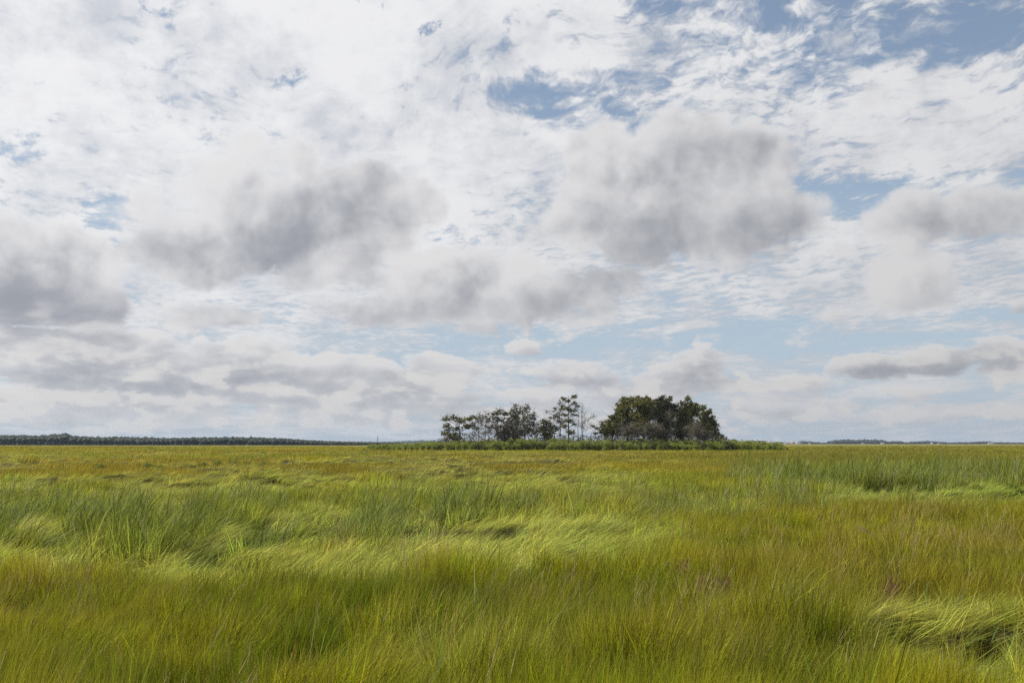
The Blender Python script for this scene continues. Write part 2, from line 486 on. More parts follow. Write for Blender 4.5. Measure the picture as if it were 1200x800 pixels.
def simple_mat(name, c1, c2, scale=3.0, detail=5, rough=0.8, lo=0.35, hi=0.65, bump=0.0, coord='Object'):
    m_, nt, o = new_mat(name)
    tcn = nt.node('ShaderNodeTexCoord')
    n = nt.noise(S(nt, tcn.outputs[coord]), scale, detail, 0.6)
    c = nt.mix(nt.step(n, lo, hi), c1, c2)
    p = nt.node('ShaderNodeBsdfPrincipled')
    nt.put(p.inputs['Base Color'], c); p.inputs['Roughness'].default_value = rough
    p.inputs['Specular IOR Level'].default_value = 0.25
    if bump:
        b = nt.node('ShaderNodeBump'); b.inputs['Strength'].default_value = bump
        nt.put(b.inputs['Height'], n); nt.t.links.new(b.outputs[0], p.inputs['Normal'])
    nt.t.links.new(p.outputs[0], o.inputs[0])
    return m_
def foliage_mat(name, c1, c2, trans=0.25, spec=0.2):
    m_, nt, o = new_mat(name)
    b = attr(nt, 'blade')
    sep = nt.node('ShaderNodeSeparateColor'); nt.put(sep.inputs[0], b.outputs['Color'])
    g = nt.node('ShaderNodeNewGeometry')
    n = nt.noise(S(nt, g.outputs['Position']), 0.45, 3, 0.6)
    f = nt.step(S(nt, sep.outputs[0]) * 0.6 + n * 0.8 - 0.2, 0.15, 0.85)
    leafy(nt, o, nt.mix(f, c1, c2), trans, 0.65, spec=spec)
    return m_
M_conif = foliage_mat("conifer_foliage", (0.085, 0.094, 0.026), (0.26, 0.245, 0.065), 0.25)
M_conif_dull = foliage_mat("dull_conifer_foliage", (0.080, 0.084, 0.038), (0.17, 0.162, 0.072), 0.22)
M_shrub = foliage_mat("shrub_foliage", (0.160, 0.200, 0.032), (0.34, 0.37, 0.075), 0.38)
M_shrub_dull = foliage_mat("dull_shrub_foliage", (0.105, 0.125, 0.035), (0.22, 0.235, 0.075), 0.32)
M_wood_far = foliage_mat("woodland_foliage", (0.016, 0.022, 0.014), (0.042, 0.050, 0.026), 0.1)
M_twig = foliage_mat("bare_twigs", (0.12, 0.098, 0.080), (0.25, 0.215, 0.18), 0.0)
M_bark = simple_mat("tree_bark", (0.035, 0.028, 0.022), (0.12, 0.10, 0.082), 2.5, 5, 0.9, bump=0.4)
M_bark_grey = simple_mat("dead_tree_bark", (0.11, 0.10, 0.092), (0.24, 0.22, 0.20), 2.5, 5, 0.9, bump=0.4)
def blade_mat(name, c1, c2):
    m_, nt, o = new_mat(name)
    tcn = nt.node('ShaderNodeTexCoord')
    leafy(nt, o, nt.mix(nt.step(nt.noise(S(nt, tcn.outputs['Object']), 25.0, 3, 0.6), 0.35, 0.65), c1, c2), 0.45, 0.5)
    return m_
M_straw = blade_mat("dry_straw", (0.45, 0.35, 0.17), (0.66, 0.55, 0.34))
M_greenblade = blade_mat("green_reed_blade", (0.26, 0.34, 0.07), (0.44, 0.50, 0.18))
M_bwhite = simple_mat("pale_wall_paint", (0.40, 0.385, 0.37), (0.50, 0.485, 0.47), 0.4, 2, 0.7)
M_btan = simple_mat("tan_wall", (0.42, 0.33, 0.24), (0.50, 0.40, 0.30), 0.4, 2, 0.8)
M_roofgrey = simple_mat("grey_roof", (0.20, 0.19, 0.185), (0.30, 0.28, 0.27), 0.6, 2, 0.8)
M_rooftan = simple_mat("tan_roof", (0.40, 0.30, 0.22), (0.50, 0.38, 0.29), 0.6, 2, 0.8)
M_glass = simple_mat("dark_window_glass", (0.03, 0.035, 0.04), (0.05, 0.055, 0.06), 1, 1, 0.15)
M_steel = simple_mat("galvanised_steel", (0.28, 0.29, 0.31), (0.40, 0.41, 0.42), 0.5, 2, 0.5)

# ground sheet material: thatch and mud near, the colour bands of the marsh far away
def ground_material():
    m_, nt, o = new_mat("marsh_ground")
    g = nt.node('ShaderNodeNewGeometry'); pos = S(nt, g.outputs['Position'])
    x_, y_, z_ = nt.sep(pos)
    r = nt.vm('LENGTH', pos)
    n1 = nt.noise(pos, 0.02, 6, 0.6); n2 = nt.noise(pos, 3.0, 6, 0.65); n3 = nt.noise(pos, 0.006, 4, 0.6)
    mud = nt.mix(nt.step(n2, 0.35, 0.65), (0.030, 0.026, 0.010), (0.07, 0.06, 0.02))
    bands = nt.mix(nt.step(n1, 0.40, 0.60), (0.150, 0.150, 0.030), (0.230, 0.195, 0.040))
    bands = nt.mix(nt.step(n3, 0.50, 0.62) * 0.6, bands, (0.19, 0.14, 0.05))
    c = nt.mix(nt.step(r, 60, 380), mud, bands)
    p = nt.node('ShaderNodeBsdfPrincipled'); nt.put(p.inputs['Base Color'], c)
    p.inputs['Roughness'].default_value = 0.95; p.inputs['Specular IOR Level'].default_value = 0.1
    b = nt.node('ShaderNodeBump'); b.inputs['Strength'].default_value = 0.5; b.inputs['Distance'].default_value = 0.05
    nt.put(b.inputs['Height'], n2); nt.t.links.new(b.outputs[0], p.inputs['Normal'])
    nt.t.links.new(p.outputs[0], o.inputs[0])
    return m_
M_ground = ground_material()

# ================================================================== ground sheet
def build_ground():
    rr = np.concatenate(([0.0], np.geomspace(0.6, 2.9, 12), np.geomspace(3.0, 150, 320), np.geomspace(156, 5400, 90)))
    th_front = np.radians(np.linspace(-40, 40, 241)); th_back = np.radians(np.linspace(40, 320, 71))[1:-1]
    th = np.concatenate((th_front, th_back))
    R_, T_ = np.meshgrid(rr[1:], th, indexing='ij')
    X, Y = R_ * np.sin(T_), R_ * np.cos(T_)
    zz = zones(X, Y)
    front = (Y > 2) & (R_ < 420)
    for k_ in ('L', 'C', 'B', 'hol'): zz[k_] = np.where(front, zz[k_], 0.0)
    Z = ground_z(X, Y, zz)
    V = np.concatenate((np.array([[0, 0, 0.0]]), np.stack((X, Y, Z), -1).reshape(-1, 3)))
    nt_, nr = len(th), len(rr) - 1
    i, j = np.meshgrid(np.arange(nr - 1), np.arange(nt_), indexing='ij')
    j2 = (j + 1) % nt_
    q = np.stack((1 + i * nt_ + j, 1 + i * nt_ + j2, 1 + (i + 1) * nt_ + j2, 1 + (i + 1) * nt_ + j), -1)[..., ::-1].reshape(-1, 4)
    j = np.arange(nt_); tri = np.stack((np.zeros_like(j), 1 + (j + 1) % nt_, 1 + j), -1)
    me = np_mesh("ground", V, np.concatenate((tri.ravel(), q.ravel())), [3] * len(tri) + [4] * len(q), [M_ground], True)
    tag(obj_of("ground", me), kind="structure")
build_ground()

# ================================================================== grass
def blades_mesh(name, n, R, h, width, lean, bend, mat, segs=3, spread=0.35, hvar=0.35, lie=False, seedhead=0.0, rs=None):
    """n blades rooted in a disc of radius R; they lean towards +X by lean (radians) and bend over by bend along their length"""
    r_ = rs or rng
    a = r_.random(n) * 2 * np.pi; q = np.sqrt(r_.random(n)) * R
    bx, by = q * np.cos(a), q * np.sin(a)
    hh = h * (1 + hvar * (r_.random(n) * 2 - 1))
    if isinstance(lean, tuple): le = r_.uniform(lean[0], lean[1], n)
    else: le = np.abs(r_.normal(lean, lean * 0.6 + 0.05, n))
    be = r_.uniform(bend[0], bend[1], n)
    phi = r_.normal(0, spread, n)
    yaw = r_.random(n) * np.pi
    w = width * r_.uniform(0.6, 1.3, n)
    L = segs
    pts = np.zeros((n, L + 1, 3)); pts[:, 0, 0], pts[:, 0, 1] = bx, by
    pts[:, 0, 2] = -0.03
    for k in range(1, L + 1):
        ang = le + be * ((k - 0.5) / L) ** 1.3
        st = hh / L
        pts[:, k, 0] = pts[:, k - 1, 0] + np.sin(ang) * np.cos(phi) * st
        pts[:, k, 1] = pts[:, k - 1, 1] + np.sin(ang) * np.sin(phi) * st
        pts[:, k, 2] = pts[:, k - 1, 2] + np.cos(ang) * st
    if lie: pts[:, 1:, 2] = np.maximum(pts[:, 1:, 2], 0.015 + r_.random((n, L)) * 0.05)
    sx, sy = np.cos(yaw), np.sin(yaw)
    prof = [1.0, 0.95, 0.7, 0.5][:L] if L > 2 else [1.0, 0.75]
    verts, t_ = [], []
    for k in range(L):
        wk = (w * prof[k] * 0.5)[:, None]
        off = np.stack((sx, sy, np.zeros(n)), -1) * wk
        verts += [pts[:, k] - off, pts[:, k] + off]; t_ += [k / L, k / L]
    verts.append(pts[:, L]); t_.append(1.0)
    nv = 2 * L + 1
    V = np.stack(verts, 1).reshape(-1, 3)
    base = (np.arange(n) * nv)[:, None]
    quads = np.concatenate([base + np.array([[2 * k, 2 * k + 1, 2 * k + 3, 2 * k + 2]]) for k in range(L - 1)], 1).reshape(-1, 4)
    tris = base + np.array([[2 * L - 2, 2 * L - 1, 2 * L]])
    col = np.zeros((n, nv, 4)); col[:, :, 0] = r_.random(n)[:, None]; col[:, :, 1] = np.array(t_)[None]; col[:, :, 2] = r_.random(n)[:, None]; col[:, :, 3] = 1
    me = np_mesh(name, V, np.concatenate((quads.ravel(), tris.ravel())), [4] * len(quads) + [3] * len(tris), [mat])
    attr_color(me, 'blade', col.reshape(-1, 4))
    return me

def proto_collection(cname, meshes):
    c = bpy.data.collections.new(cname)
    for i, me in enumerate(meshes):
        o = bpy.data.objects.new("%s.%03d" % (cname, i), me)
        c.objects.link(o)
    return c

def scatter(name, coll, P_, rot, scl, idx, tint, label=None):
    n = len(P_)
    me = bpy.data.meshes.new(name)
    me.vertices.add(n); me.vertices.foreach_set("co", np.asarray(P_, np.float32).ravel())
    def add(nm, typ, prop, arr):
        a = me.attributes.new(nm, typ, 'POINT'); a.data.foreach_set(prop, arr)
    add('rot', 'FLOAT_VECTOR', 'vector', np.asarray(rot, np.float32).ravel())
    add('scl', 'FLOAT_VECTOR', 'vector', np.asarray(scl, np.float32).ravel())
    add('idx', 'INT', 'value', np.asarray(idx, np.int32).ravel())
    add('tint', 'FLOAT_COLOR', 'color', np.asarray(tint, np.float32).ravel())
    o = obj_of(name, me)
    g = bpy.data.node_groups.new(name + "_nodes", 'GeometryNodeTree')
    g.interface.new_socket("Geometry", in_out='INPUT', socket_type='NodeSocketGeometry')
    g.interface.new_socket("Geometry", in_out='OUTPUT', socket_type='NodeSocketGeometry')
    N = g.nodes
    gi, go = N.new('NodeGroupInput'), N.new('NodeGroupOutput')
    ci = N.new('GeometryNodeCollectionInfo'); ci.inputs['Collection'].default_value = coll
    ci.inputs['Separate Children'].default_value = True; ci.inputs['Reset Children'].default_value = True
    ip = N.new('GeometryNodeInstanceOnPoints'); ip.inputs['Pick Instance'].default_value = True
    def na(nm, typ):
        q = N.new('GeometryNodeInputNamedAttribute'); q.data_type = typ; q.inputs[0].default_value = nm; return q
    e = N.new('FunctionNodeEulerToRotation')
    l = g.links
    l.new(gi.outputs[0], ip.inputs['Points']); l.new(ci.outputs[0], ip.inputs['Instance'])
    l.new(na('idx', 'INT').outputs[0], ip.inputs['Instance Index'])
    l.new(na('rot', 'FLOAT_VECTOR').outputs[0], e.inputs[0]); l.new(e.outputs[0], ip.inputs['Rotation'])
    l.new(na('scl', 'FLOAT_VECTOR').outputs[0], ip.inputs['Scale'])
    l.new(ip.outputs[0], go.inputs[0])
    md = o.modifiers.new("scatter", 'NODES'); md.node_group = g
    tag(o, label, kind="stuff")
    return o

NLOD = 8
S0 = 0.055
NVAR = 4
def lod_set(cname, fn):
    ms = []
    for k in range(NLOD):
        for v_ in range(NVAR): ms.append(fn("%s_%d_%d" % (cname, k, v_), S0 * 2 ** k, k))
    return proto_collection(cname, ms)
W0 = 0.0034
C_fine = lod_set("fine_grass_tuft", lambda nm, s, k: blades_mesh(nm, 44 if k < 3 else 80, s * 0.95, 0.50, W0 * 1.1 * 1.66 ** k, 0.14, (0.0, 0.75), M_fine, 3 if k < 4 else 2, 0.9))
C_lodge = lod_set("lodged_grass_tuft", lambda nm, s, k: blades_mesh(nm, 64 if k < 3 else 80, s * 1.0, 0.50, W0 * 0.9 * 1.68 ** k, (0.75, 1.25), (0.25, 0.75), M_lodge, 3 if k < 4 else 2, 0.30, lie=True))
C_coarse = lod_set("coarse_grass_tuft", lambda nm, s, k: blades_mesh(nm, 30 if k < 3 else 44, s * 1.0, 0.72, W0 * 1.6 * 1.62 ** k, 0.20, (0.1, 1.5), M_coarse, 4 if k < 4 else 2, 1.1, hvar=0.45))

# points: density falls with distance so that tufts stay as close together in view
KS = 0.0125
def sample_points():
    pts = []
    d = 2.6
    while d < 470:
        s = max(KS * d, 0.045)
        d2 = d + s
        half = d * math.tan(rad(33)) + 1.5
        n = max(1, int(2 * half / s))
        x = (np.arange(n) + rng.random(n)) / n * 2 * half - half
        y = d + rng.random(n) * s
        pts.append(np.stack((x, y, np.full(n, s)), -1))
        d = d2
    return np.concatenate(pts)
PTS = sample_points()
X, Y, SP = PTS[:, 0], PTS[:, 1], PTS[:, 2]
isl_e = np.sqrt(((X - ISL[0]) / 57.0) ** 2 + ((Y - ISL[1]) / 23.0) ** 2)
_z = zones(X, Y)
keep = (isl_e > 0.95) & (rng.random(len(X)) > _z['hol'] * 0.68)
X, Y, SP = X[keep], Y[keep], SP[keep]
Z_ = zones(X, Y)
GZ = ground_z(X, Y, Z_)
u, v, uj, vj, Lz_, Cz_, Bz_, HOL = (Z_[k_] for k_ in ('u', 'v', 'uj', 'vj', 'L', 'C', 'B', 'hol'))
NP = len(X)
print("grass points", NP)
lod = np.clip(np.round(np.log2(SP / S0)), 0, NLOD - 1).astype(int)
pick = rng.random(NP)
coarse_p = np.clip(np.maximum(Cz_ * 0.72, Bz_ * 0.9), 0.010 * sstep(Y, 30, 12) * (0.3 + 1.6 * sstep(fbm(X * .5, Y * .5, 3, 62), .45, .6)), 1)
is_c = pick < coarse_p
is_l = (~is_c) & (rng.random(NP) < np.clip(Lz_ * 1.25, 0, 0.97))
is_f = ~(is_c | is_l)

def c3(*c): return np.array(c, float)[None, :]
def lerp(a, b, f): return a * (1 - f[:, None]) + b * f[:, None]
nA = fbm(X * 0.10, Y * 0.05, 4, 31); nB = fbm(X * 0.5, Y * 0.3, 4, 32); nC = fbm(X * 0.03, Y * 0.012, 4, 33); nD = fbm(X * 2.2, Y * 1.6, 3, 34)
tint = np.repeat(c3(0.235, 0.285, 0.012), NP, 0)
tint = lerp(tint, c3(0.150, 0.225, 0.010), sstep(nB, 0.42, 0.60) * 0.8)
tint = lerp(tint, c3(0.400, 0.380, 0.018), sstep(nD, 0.48, 0.64) * 0.6)
# brownish right half and left middle
tint = lerp(tint, c3(0.300, 0.255, 0.035), np.clip(spot(uj, vj, 1050, 630, 300, 50, .6) * 0.55 + spot(uj, vj, 60, 690, 160, 30, .6) * 0.55, 0, 1) * sstep(nB, 0.35, 0.55))
# distance: gold, then brown and green streaks
fard = sstep(v, 572, 545)
gold = lerp(np.repeat(c3(0.410, 0.375, 0.035), NP, 0), c3(0.270, 0.310, 0.035), sstep(nA, 0.45, 0.58))
gold = lerp(gold, c3(0.320, 0.240, 0.045), sstep(nC, 0.50, 0.60) * 0.7)
gold = lerp(gold, c3(0.200, 0.225, 0.050), spot(uj, vj, 1050, 536, 260, 14, .5) * 0.6)
tint = lerp(tint, gold, fard)
tint = lerp(tint, c3(0.460, 0.480, 0.120), Lz_ * 0.9 * (1 - fard * 0.5))
tint = lerp(tint, c3(0.330, 0.400, 0.080), spot(uj, vj, 1090, 573, 170, 10, .3))
tint = lerp(tint, c3(0.205, 0.255, 0.055), Cz_ * 0.85)
tint = lerp(tint, c3(0.220, 0.270, 0.115), Cz_ * sstep(nB, 0.46, 0.66) * spot(uj, vj, 420, 598, 330, 24, .6) * 0.6)
tint = lerp(tint, c3(0.175, 0.225, 0.035), Bz_ * 0.9)
tint = lerp(tint, tint * np.array([[0.62, 0.75, 0.7]]), HOL)  # grass tint darkened in hollows, their shade put into the colour
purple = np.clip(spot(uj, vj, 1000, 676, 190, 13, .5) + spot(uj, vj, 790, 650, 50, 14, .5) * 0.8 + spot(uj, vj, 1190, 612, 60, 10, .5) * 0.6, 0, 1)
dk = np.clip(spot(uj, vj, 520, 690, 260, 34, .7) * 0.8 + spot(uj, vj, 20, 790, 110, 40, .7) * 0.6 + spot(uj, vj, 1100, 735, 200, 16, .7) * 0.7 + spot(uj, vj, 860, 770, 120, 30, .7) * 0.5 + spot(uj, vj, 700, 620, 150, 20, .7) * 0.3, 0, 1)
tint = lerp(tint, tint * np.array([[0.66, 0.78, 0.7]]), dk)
tint = tint * np.array([[1.02, 1.01, 0.68]])
tint *= rng.uniform(0.74, 1.24, NP)[:, None] * rng.uniform(0.90, 1.10, (NP, 3))
tint = lerp(tint, c3(0.200, 0.240, 0.030) * rng.uniform(0.75, 1.2, NP)[:, None], is_c * 0.5)
alpha = np.clip(0.25 + spot(uj, vj, 480, 634, 110, 8, .5) * 1.3 + spot(uj, vj, 840, 545, 90, 6, .5) * 1.2 + spot(uj, vj, 1000, 610, 320, 40, .6) * 0.5 + sstep(nB, 0.55, 0.7) * 0.3 + spot(uj, vj, 60, 690, 160, 30, .6) * .5, 0, 1)
TINT = np.concatenate((tint, alpha[:, None]), 1)

flow = 0.25 + (fbm(X * 0.30, Y * 0.30, 3, 41) - 0.5) * 3.2 + (fbm(X * 1.4, Y * 1.4, 2, 42) - 0.5) * 1.6      # angle the grass is combed to
nE = fbm(X * 3.6, Y * 2.4, 2, 35)
hmod = 0.80 + (fbm(X * 0.45, Y * 0.45, 3, 43) - 0.5) * 0.9 + (nD - 0.5) * 0.8 + (nE - 0.5) * 0.5
TX = (fbm(X * 1.7, Y * 1.2, 2, 51) - 0.5) * 1.0; TY = (fbm(X * 1.7, Y * 1.2, 2, 52) - 0.5) * 1.0
clumpy = fbm(X * 1.1, Y * 0.8, 2, 64)
hmod = hmod * (1 - 0.45 * HOL) * (1 + 0.10 * sstep(v, 650, 790))
lodf = (SP / (S0 * 2.0 ** lod))

def place(name, mask, coll, hscale, tilt, yawspread, label):
    n = int(mask.sum())
    i0 = lod[mask] * NVAR + rng.integers(0, NVAR, n)
    yaw = flow[mask] + rng.normal(0, yawspread, n)
    near = sstep(Y[mask], 60, 15)
    rot = np.stack((rng.normal(0, tilt, n) + TX[mask] * near, rng.normal(0, tilt, n) + TY[mask] * near, yaw), -1)
    sxy = lodf[mask]
    hz = hscale[mask] if hasattr(hscale, '__len__') else np.full(n, hscale)
    # keep blades in proportion: horizontal scale of the patch follows its spacing only at far levels
    sc = np.stack((np.where(lod[mask] < 2, hz, sxy), np.where(lod[mask] < 2, hz, sxy), hz), -1)
    return scatter(name, coll, np.stack((X[mask], Y[mask], GZ[mask]), -1), rot, sc, i0, TINT[mask], label)
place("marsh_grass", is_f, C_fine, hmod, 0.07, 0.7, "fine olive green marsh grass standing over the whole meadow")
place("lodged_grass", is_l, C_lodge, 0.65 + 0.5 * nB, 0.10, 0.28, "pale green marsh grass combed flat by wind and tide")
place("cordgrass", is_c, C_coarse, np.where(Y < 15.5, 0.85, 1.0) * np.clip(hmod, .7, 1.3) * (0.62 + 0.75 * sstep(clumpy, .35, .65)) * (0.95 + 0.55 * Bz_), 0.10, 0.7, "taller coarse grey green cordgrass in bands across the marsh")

# ================================================================== woody plants
def tube(bm_v, bm_f, pts, r0, r1, sides=5):
    """tapered tube through pts appended to vertex and face lists"""
    pts = [Vector(p_) for p_ in pts]; base = len(bm_v); n = len(pts)
    for i, p_ in enumerate(pts):
        t = (pts[min(i + 1, n - 1)] - pts[max(i - 1, 0)]).normalized()
        a = t.orthogonal().normalized(); b = t.cross(a)
        r = r0 + (r1 - r0) * i / (n - 1)
        for s_ in range(sides):
            w_ = 2 * math.pi * s_ / sides
            bm_v.append(p_ + (a * math.cos(w_) + b * math.sin(w_)) * r)
    for i in range(n - 1):
        for s_ in range(sides):
            s2 = (s_ + 1) % sides
            bm_f.append((base + i * sides + s_, base + i * sides + s2, base + (i + 1) * sides + s2, base + (i + 1) * sides + s_))
def wiggle(a, b, n, amp, sag=0.0):
    a, b = Vector(a), Vector(b); L = (b - a).length; out_ = []
    for i in range(n + 1):
        t = i / n
        k = math.sin(math.pi * t)
        out_.append(a.lerp(b, t) + Vector((random.gauss(0, 1), random.gauss(0, 1), random.gauss(0, 1))) * amp * L * k + Vector((0, 0, sag * L * k)))
    return out_
def mesh_vf(name, V, F, mats, smooth=True):
    return np_mesh(name, [tuple(p_) for p_ in V], [i for f in F for i in f], [len(f) for f in F], mats, smooth)

def leaf_cloud(name, centres, radii, per, size, mat, flat=0.6, shell=0.35, r_=None):
    """many small leaf-sprig triangles and quads in little puffs"""
    r_ = r_ or rng
    C_ = np.repeat(np.asarray(centres, float), per, 0); Rr = np.repeat(np.asarray(radii, float), per)
    n = len(C_)
    d = r_.normal(size=(n, 3)); d /= np.linalg.norm(d, axis=1)[:, None]
    q = np.abs(shell + (1 - shell) * r_.random(n)) ** 0.7 * 1.15
    P_ = C_ + d * (q * Rr)[:, None] * np.array([1, 1, flat])
    nrm = r_.normal(size=(n, 3)) + np.array([0, 0, 0.8]); nrm /= np.linalg.norm(nrm, axis=1)[:, None]
    a = np.cross(nrm, r_.normal(size=(n, 3))); a /= np.linalg.norm(a, axis=1)[:, None]
    b = np.cross(nrm, a)
    s_ = (size * r_.uniform(0.5, 1.4, n))[:, None]
    asp = r_.uniform(0.35, 0.8, n)[:, None]
    V = np.stack((P_ - a * s_, P_ + b * s_ * asp, P_ + a * s_, P_ - b * s_ * asp), 1).reshape(-1, 3)
    me = np_mesh(name, V, np.arange(4 * n), np.full(n, 4), [mat])
    per_c = np.repeat(r_.random(len(centres)), per)
    c = np.zeros((n, 4, 4)); c[:, :, 0] = np.clip(per_c * 0.6 + r_.random(n) * 0.4, 0, 1)[:, None]; c[:, :, 1] = 1; c[:, :, 2] = r_.random(n)[:, None]; c[:, :, 3] = 1
    attr_color(me, 'blade', c.reshape(-1, 4))
    return me
def twig_cloud(V, F, tips, L, depth, r0, spread=0.55, up=0.25, kids=3):
    """fine bare branching from (point, direction) tips"""
    cur = tips
    for lev in range(depth):
        nx = []
        for (p_, d_) in cur:
            for _ in range(kids if lev else kids):
                dd = (d_ + Vector((random.gauss(0, spread), random.gauss(0, spread), random.gauss(up * 0.5, spread)))).normalized()
                l_ = L * (0.62 ** lev) * random.uniform(0.6, 1.2)
                e = p_ + dd * l_
                mid = p_.lerp(e, 0.5) + Vector((random.gauss(0, .06), random.gauss(0, .06), random.gauss(0, .06))) * l_
                tube(V, F, [p_, mid, e], r0 * 0.62 ** lev, r0 * 0.62 ** (lev + 1), 3)
                nx.append((e, dd))
        cur = nx
def color_twigs(me):
    n = len(me.vertices); c = np.ones((n, 4)); c[:, 0] = rng.random(n); attr_color(me, 'blade', c)

ZB = 0.40         # ground level of the island
def P3(px, py, dy=0.0):
    """place at the trees' distance for a photograph position"""
    d = DI + 14 + dy
    return Vector(((px - 600) / FPX * d, d, EYE + (519.5 - py) / FPX * d))

def tree(name, label, cat, px, top, lobes, dy=0.0, dense=1.0, mat=None, bark=None, trunk_r=0.22, bare=0.0, lean=0.0, group=None, size=0.17, seed=0, twigs=True, base=527, flat=0.75, pad=0.75):
    """lobes: (px, py, rx, ry) patches of crown read off the outline, given real depth"""
    random.seed(seed * 13 + 5); r_ = np.random.default_rng(seed + 100)
    mat = mat or M_conif; bark = bark or M_bark
    d = DI + 14 + dy; sc_ = d / FPX
    root = bpy.data.objects.new(name, None); COL.objects.link(root)
    bx = (px - 600) / FPX * d
    root.location = (bx, d, ZB); root.empty_display_size = 0.5
    tag(root, label, cat, group)
    O = Vector((bx, d, ZB))
    V, F = [], []
    tp = P3(px + lean, top, dy) - O
    trunk = wiggle((0, 0, -0.3), tp, 7, 0.010)
    tube(V, F, trunk, trunk_r, 0.03, 7)
    def trunk_at(z):
        for i in range(len(trunk) - 1):
            if trunk[i].z <= z <= trunk[i + 1].z:
                return trunk[i].lerp(trunk[i + 1], (z - trunk[i].z) / max(1e-6, trunk[i + 1].z - trunk[i].z))
        return trunk[-1] if z > trunk[-1].z else trunk[1]
    centres, radii, tips = [], [], []
    if dense > 1.2:      # close grown crowns fill the spaces between their main boughs
        base_l = list(lobes)
        lobes = lobes + [(px + random.uniform(-8, 8), 502 + random.uniform(-3, 8), 8, 6) for _ in range(3)]
        for _ in range(int(len(base_l) * 1.3)):
            p_, q_ = random.choice(base_l), random.choice(base_l)
            if abs(p_[1] - q_[1]) < 16: lobes = lobes + [((p_[0] + q_[0]) / 2 + random.uniform(-1, 1), (p_[1] + q_[1]) / 2 + 1.5, (p_[2] + q_[2]) * 0.45, (p_[3] + q_[3]) * 0.5)]
        lobes = [(a_, b_, c_ * 1.22, d_ * 1.3) for (a_, b_, c_, d_) in lobes]
    else: lobes = [(a_, b_, c_ * 1.1, d_ * 1.15) for (a_, b_, c_, d_) in lobes]
    for (lx, ly, rx, ry) in lobes:
        c = P3(lx, ly, dy) - O
        rx_, rz_ = rx * sc_, ry * sc_
        ry_ = max(rx_ * 0.9, 0.5)
        off = random.uniform(-0.7, 0.7) * min(2.2, rx_ + 0.6)
        c.y += off
        a = trunk_at(max(0.6, c.z - (rx_ * 0.5 + abs(c.x) * 0.35)))
        r0 = max(0.04, trunk_r * 0.42)
        br_ = wiggle(a, c, 4, 0.035, -0.03)
        tube(V, F, br_, r0, 0.03, 5)
        vol = rx_ * ry_ * rz_
        n = max(8, int(dense * 30.0 * vol ** 0.66))
        for _ in range(n):
            dv = Vector((random.gauss(0, 1), random.gauss(0, 1), random.gauss(0, 1))).normalized() * random.random() ** 0.40
            q = c + Vector((dv.x * rx_, dv.y * ry_, dv.z * rz_))
            if random.random() < 0.35:
                tube(V, F, wiggle(br_[random.randint(2, 4)], q, 2, 0.05), 0.035, 0.012, 3)
            tips.append((q, (q - c).normalized() if (q - c).length > 1e-3 else Vector((0, 0, 1))))
            if random.random() >= bare:
                centres.append(q); radii.append(random.uniform(0.30, 0.62) * pad)
    me = mesh_vf(name + "_trunk", V, F, [bark]); obj_of("trunk", me, root)
    if centres:
        obj_of("crown", leaf_cloud(name + "_crown", [tuple(c) for c in centres], radii, 15, size, mat, flat, shell=-0.2, r_=r_), root)
    if twigs and (bare > 0 or not centres):
        V, F = [], []
        tw = tips if len(tips) < 90 else random.sample(tips, 90)
        twig_cloud(V, F, tw, 0.75, 2, 0.022, kids=3)
        me = mesh_vf(name + "_twigs", V, F, [M_twig], False); color_twigs(me); tag(obj_of("twigs", me, root), kind="stuff")
    return root

G_T = "trees on the marsh island"
tree("cedar_tree", "spreading dark green cedar at the left end of the island", "tree", 539, 489, [(524, 491, 5, 3), (532, 489, 4, 3), (540, 493, 7, 3), (549, 490, 5, 3), (555, 489, 3, 2), (524, 500, 5, 4), (534, 502, 4, 3), (546, 500, 6, 3), (553, 499, 4, 3), (527, 511, 6, 5), (536, 512, 6, 5), (520, 508, 3, 3)], 0, 1.1, trunk_r=0.2, bare=0.1, seed=1)
tree("bare_tree", "thin bare grey tree just right of the leftmost cedar", "tree", 561, 489, [(557, 494, 4, 4), (563, 490, 4, 4), (560, 502, 5, 4), (566, 497, 4, 4)], 2, 0.9, M_conif_dull, M_bark_grey, 0.13, 0.8, seed=2)
tree("bare_tree", "leaning bare grey tree beside the brown bushy cedar", "tree", 567, 487, [(566, 489, 4, 3), (571, 488, 3, 5), (570, 500, 4, 5), (577, 503, 3, 5)], -3, 0.9, M_conif_dull, M_bark_grey, 0.12, 0.85, lean=4, seed=3)
tree("cedar_tree", "olive topped cedar above the dense brown thicket", "tree", 583, 484, [(577, 486, 5, 3), (584, 483, 6, 2.5), (592, 485, 5, 3), (574, 493, 4, 3), (583, 492, 7, 4), (594, 493, 6, 4), (579, 501, 6, 4)], 1, 1.0, M_conif_dull, M_bark, 0.16, 0.35, seed=4)
tree("cedar_tree", "low dense brown cedar with dead lower twigs", "tree", 596, 493, [(590, 502, 7, 6), (600, 499, 7, 6), (592, 512, 9, 6), (603, 511, 7, 6), (585, 508, 5, 5)], -4, 1.2, foliage_mat("brown_conifer_foliage", (0.070, 0.055, 0.038), (0.14, 0.112, 0.078), 0.08), M_bark, 0.17, 0.25, seed=5)
tree("bare_tree", "tall fine twigged bare tree, left one of the pair in the middle", "tree", 604.5, 475, [(600, 480, 4, 4), (605, 476, 4, 3), (610, 481, 4, 4), (603, 489, 6, 5), (608, 494, 6, 5)], 3, 1.3, M_conif_dull, M_bark_grey, 0.17, 0.72, seed=6)
tree("bare_tree", "tall fine twigged bare tree, right one of the pair in the middle", "tree", 615, 476, [(612, 478, 4, 3), (617, 477, 4, 4), (621, 485, 5, 5), (614, 490, 6, 5), (624, 492, 4, 5), (620, 502, 6, 5)], -1, 1.3, M_conif_dull, M_bark_grey, 0.20, 0.85, seed=7)
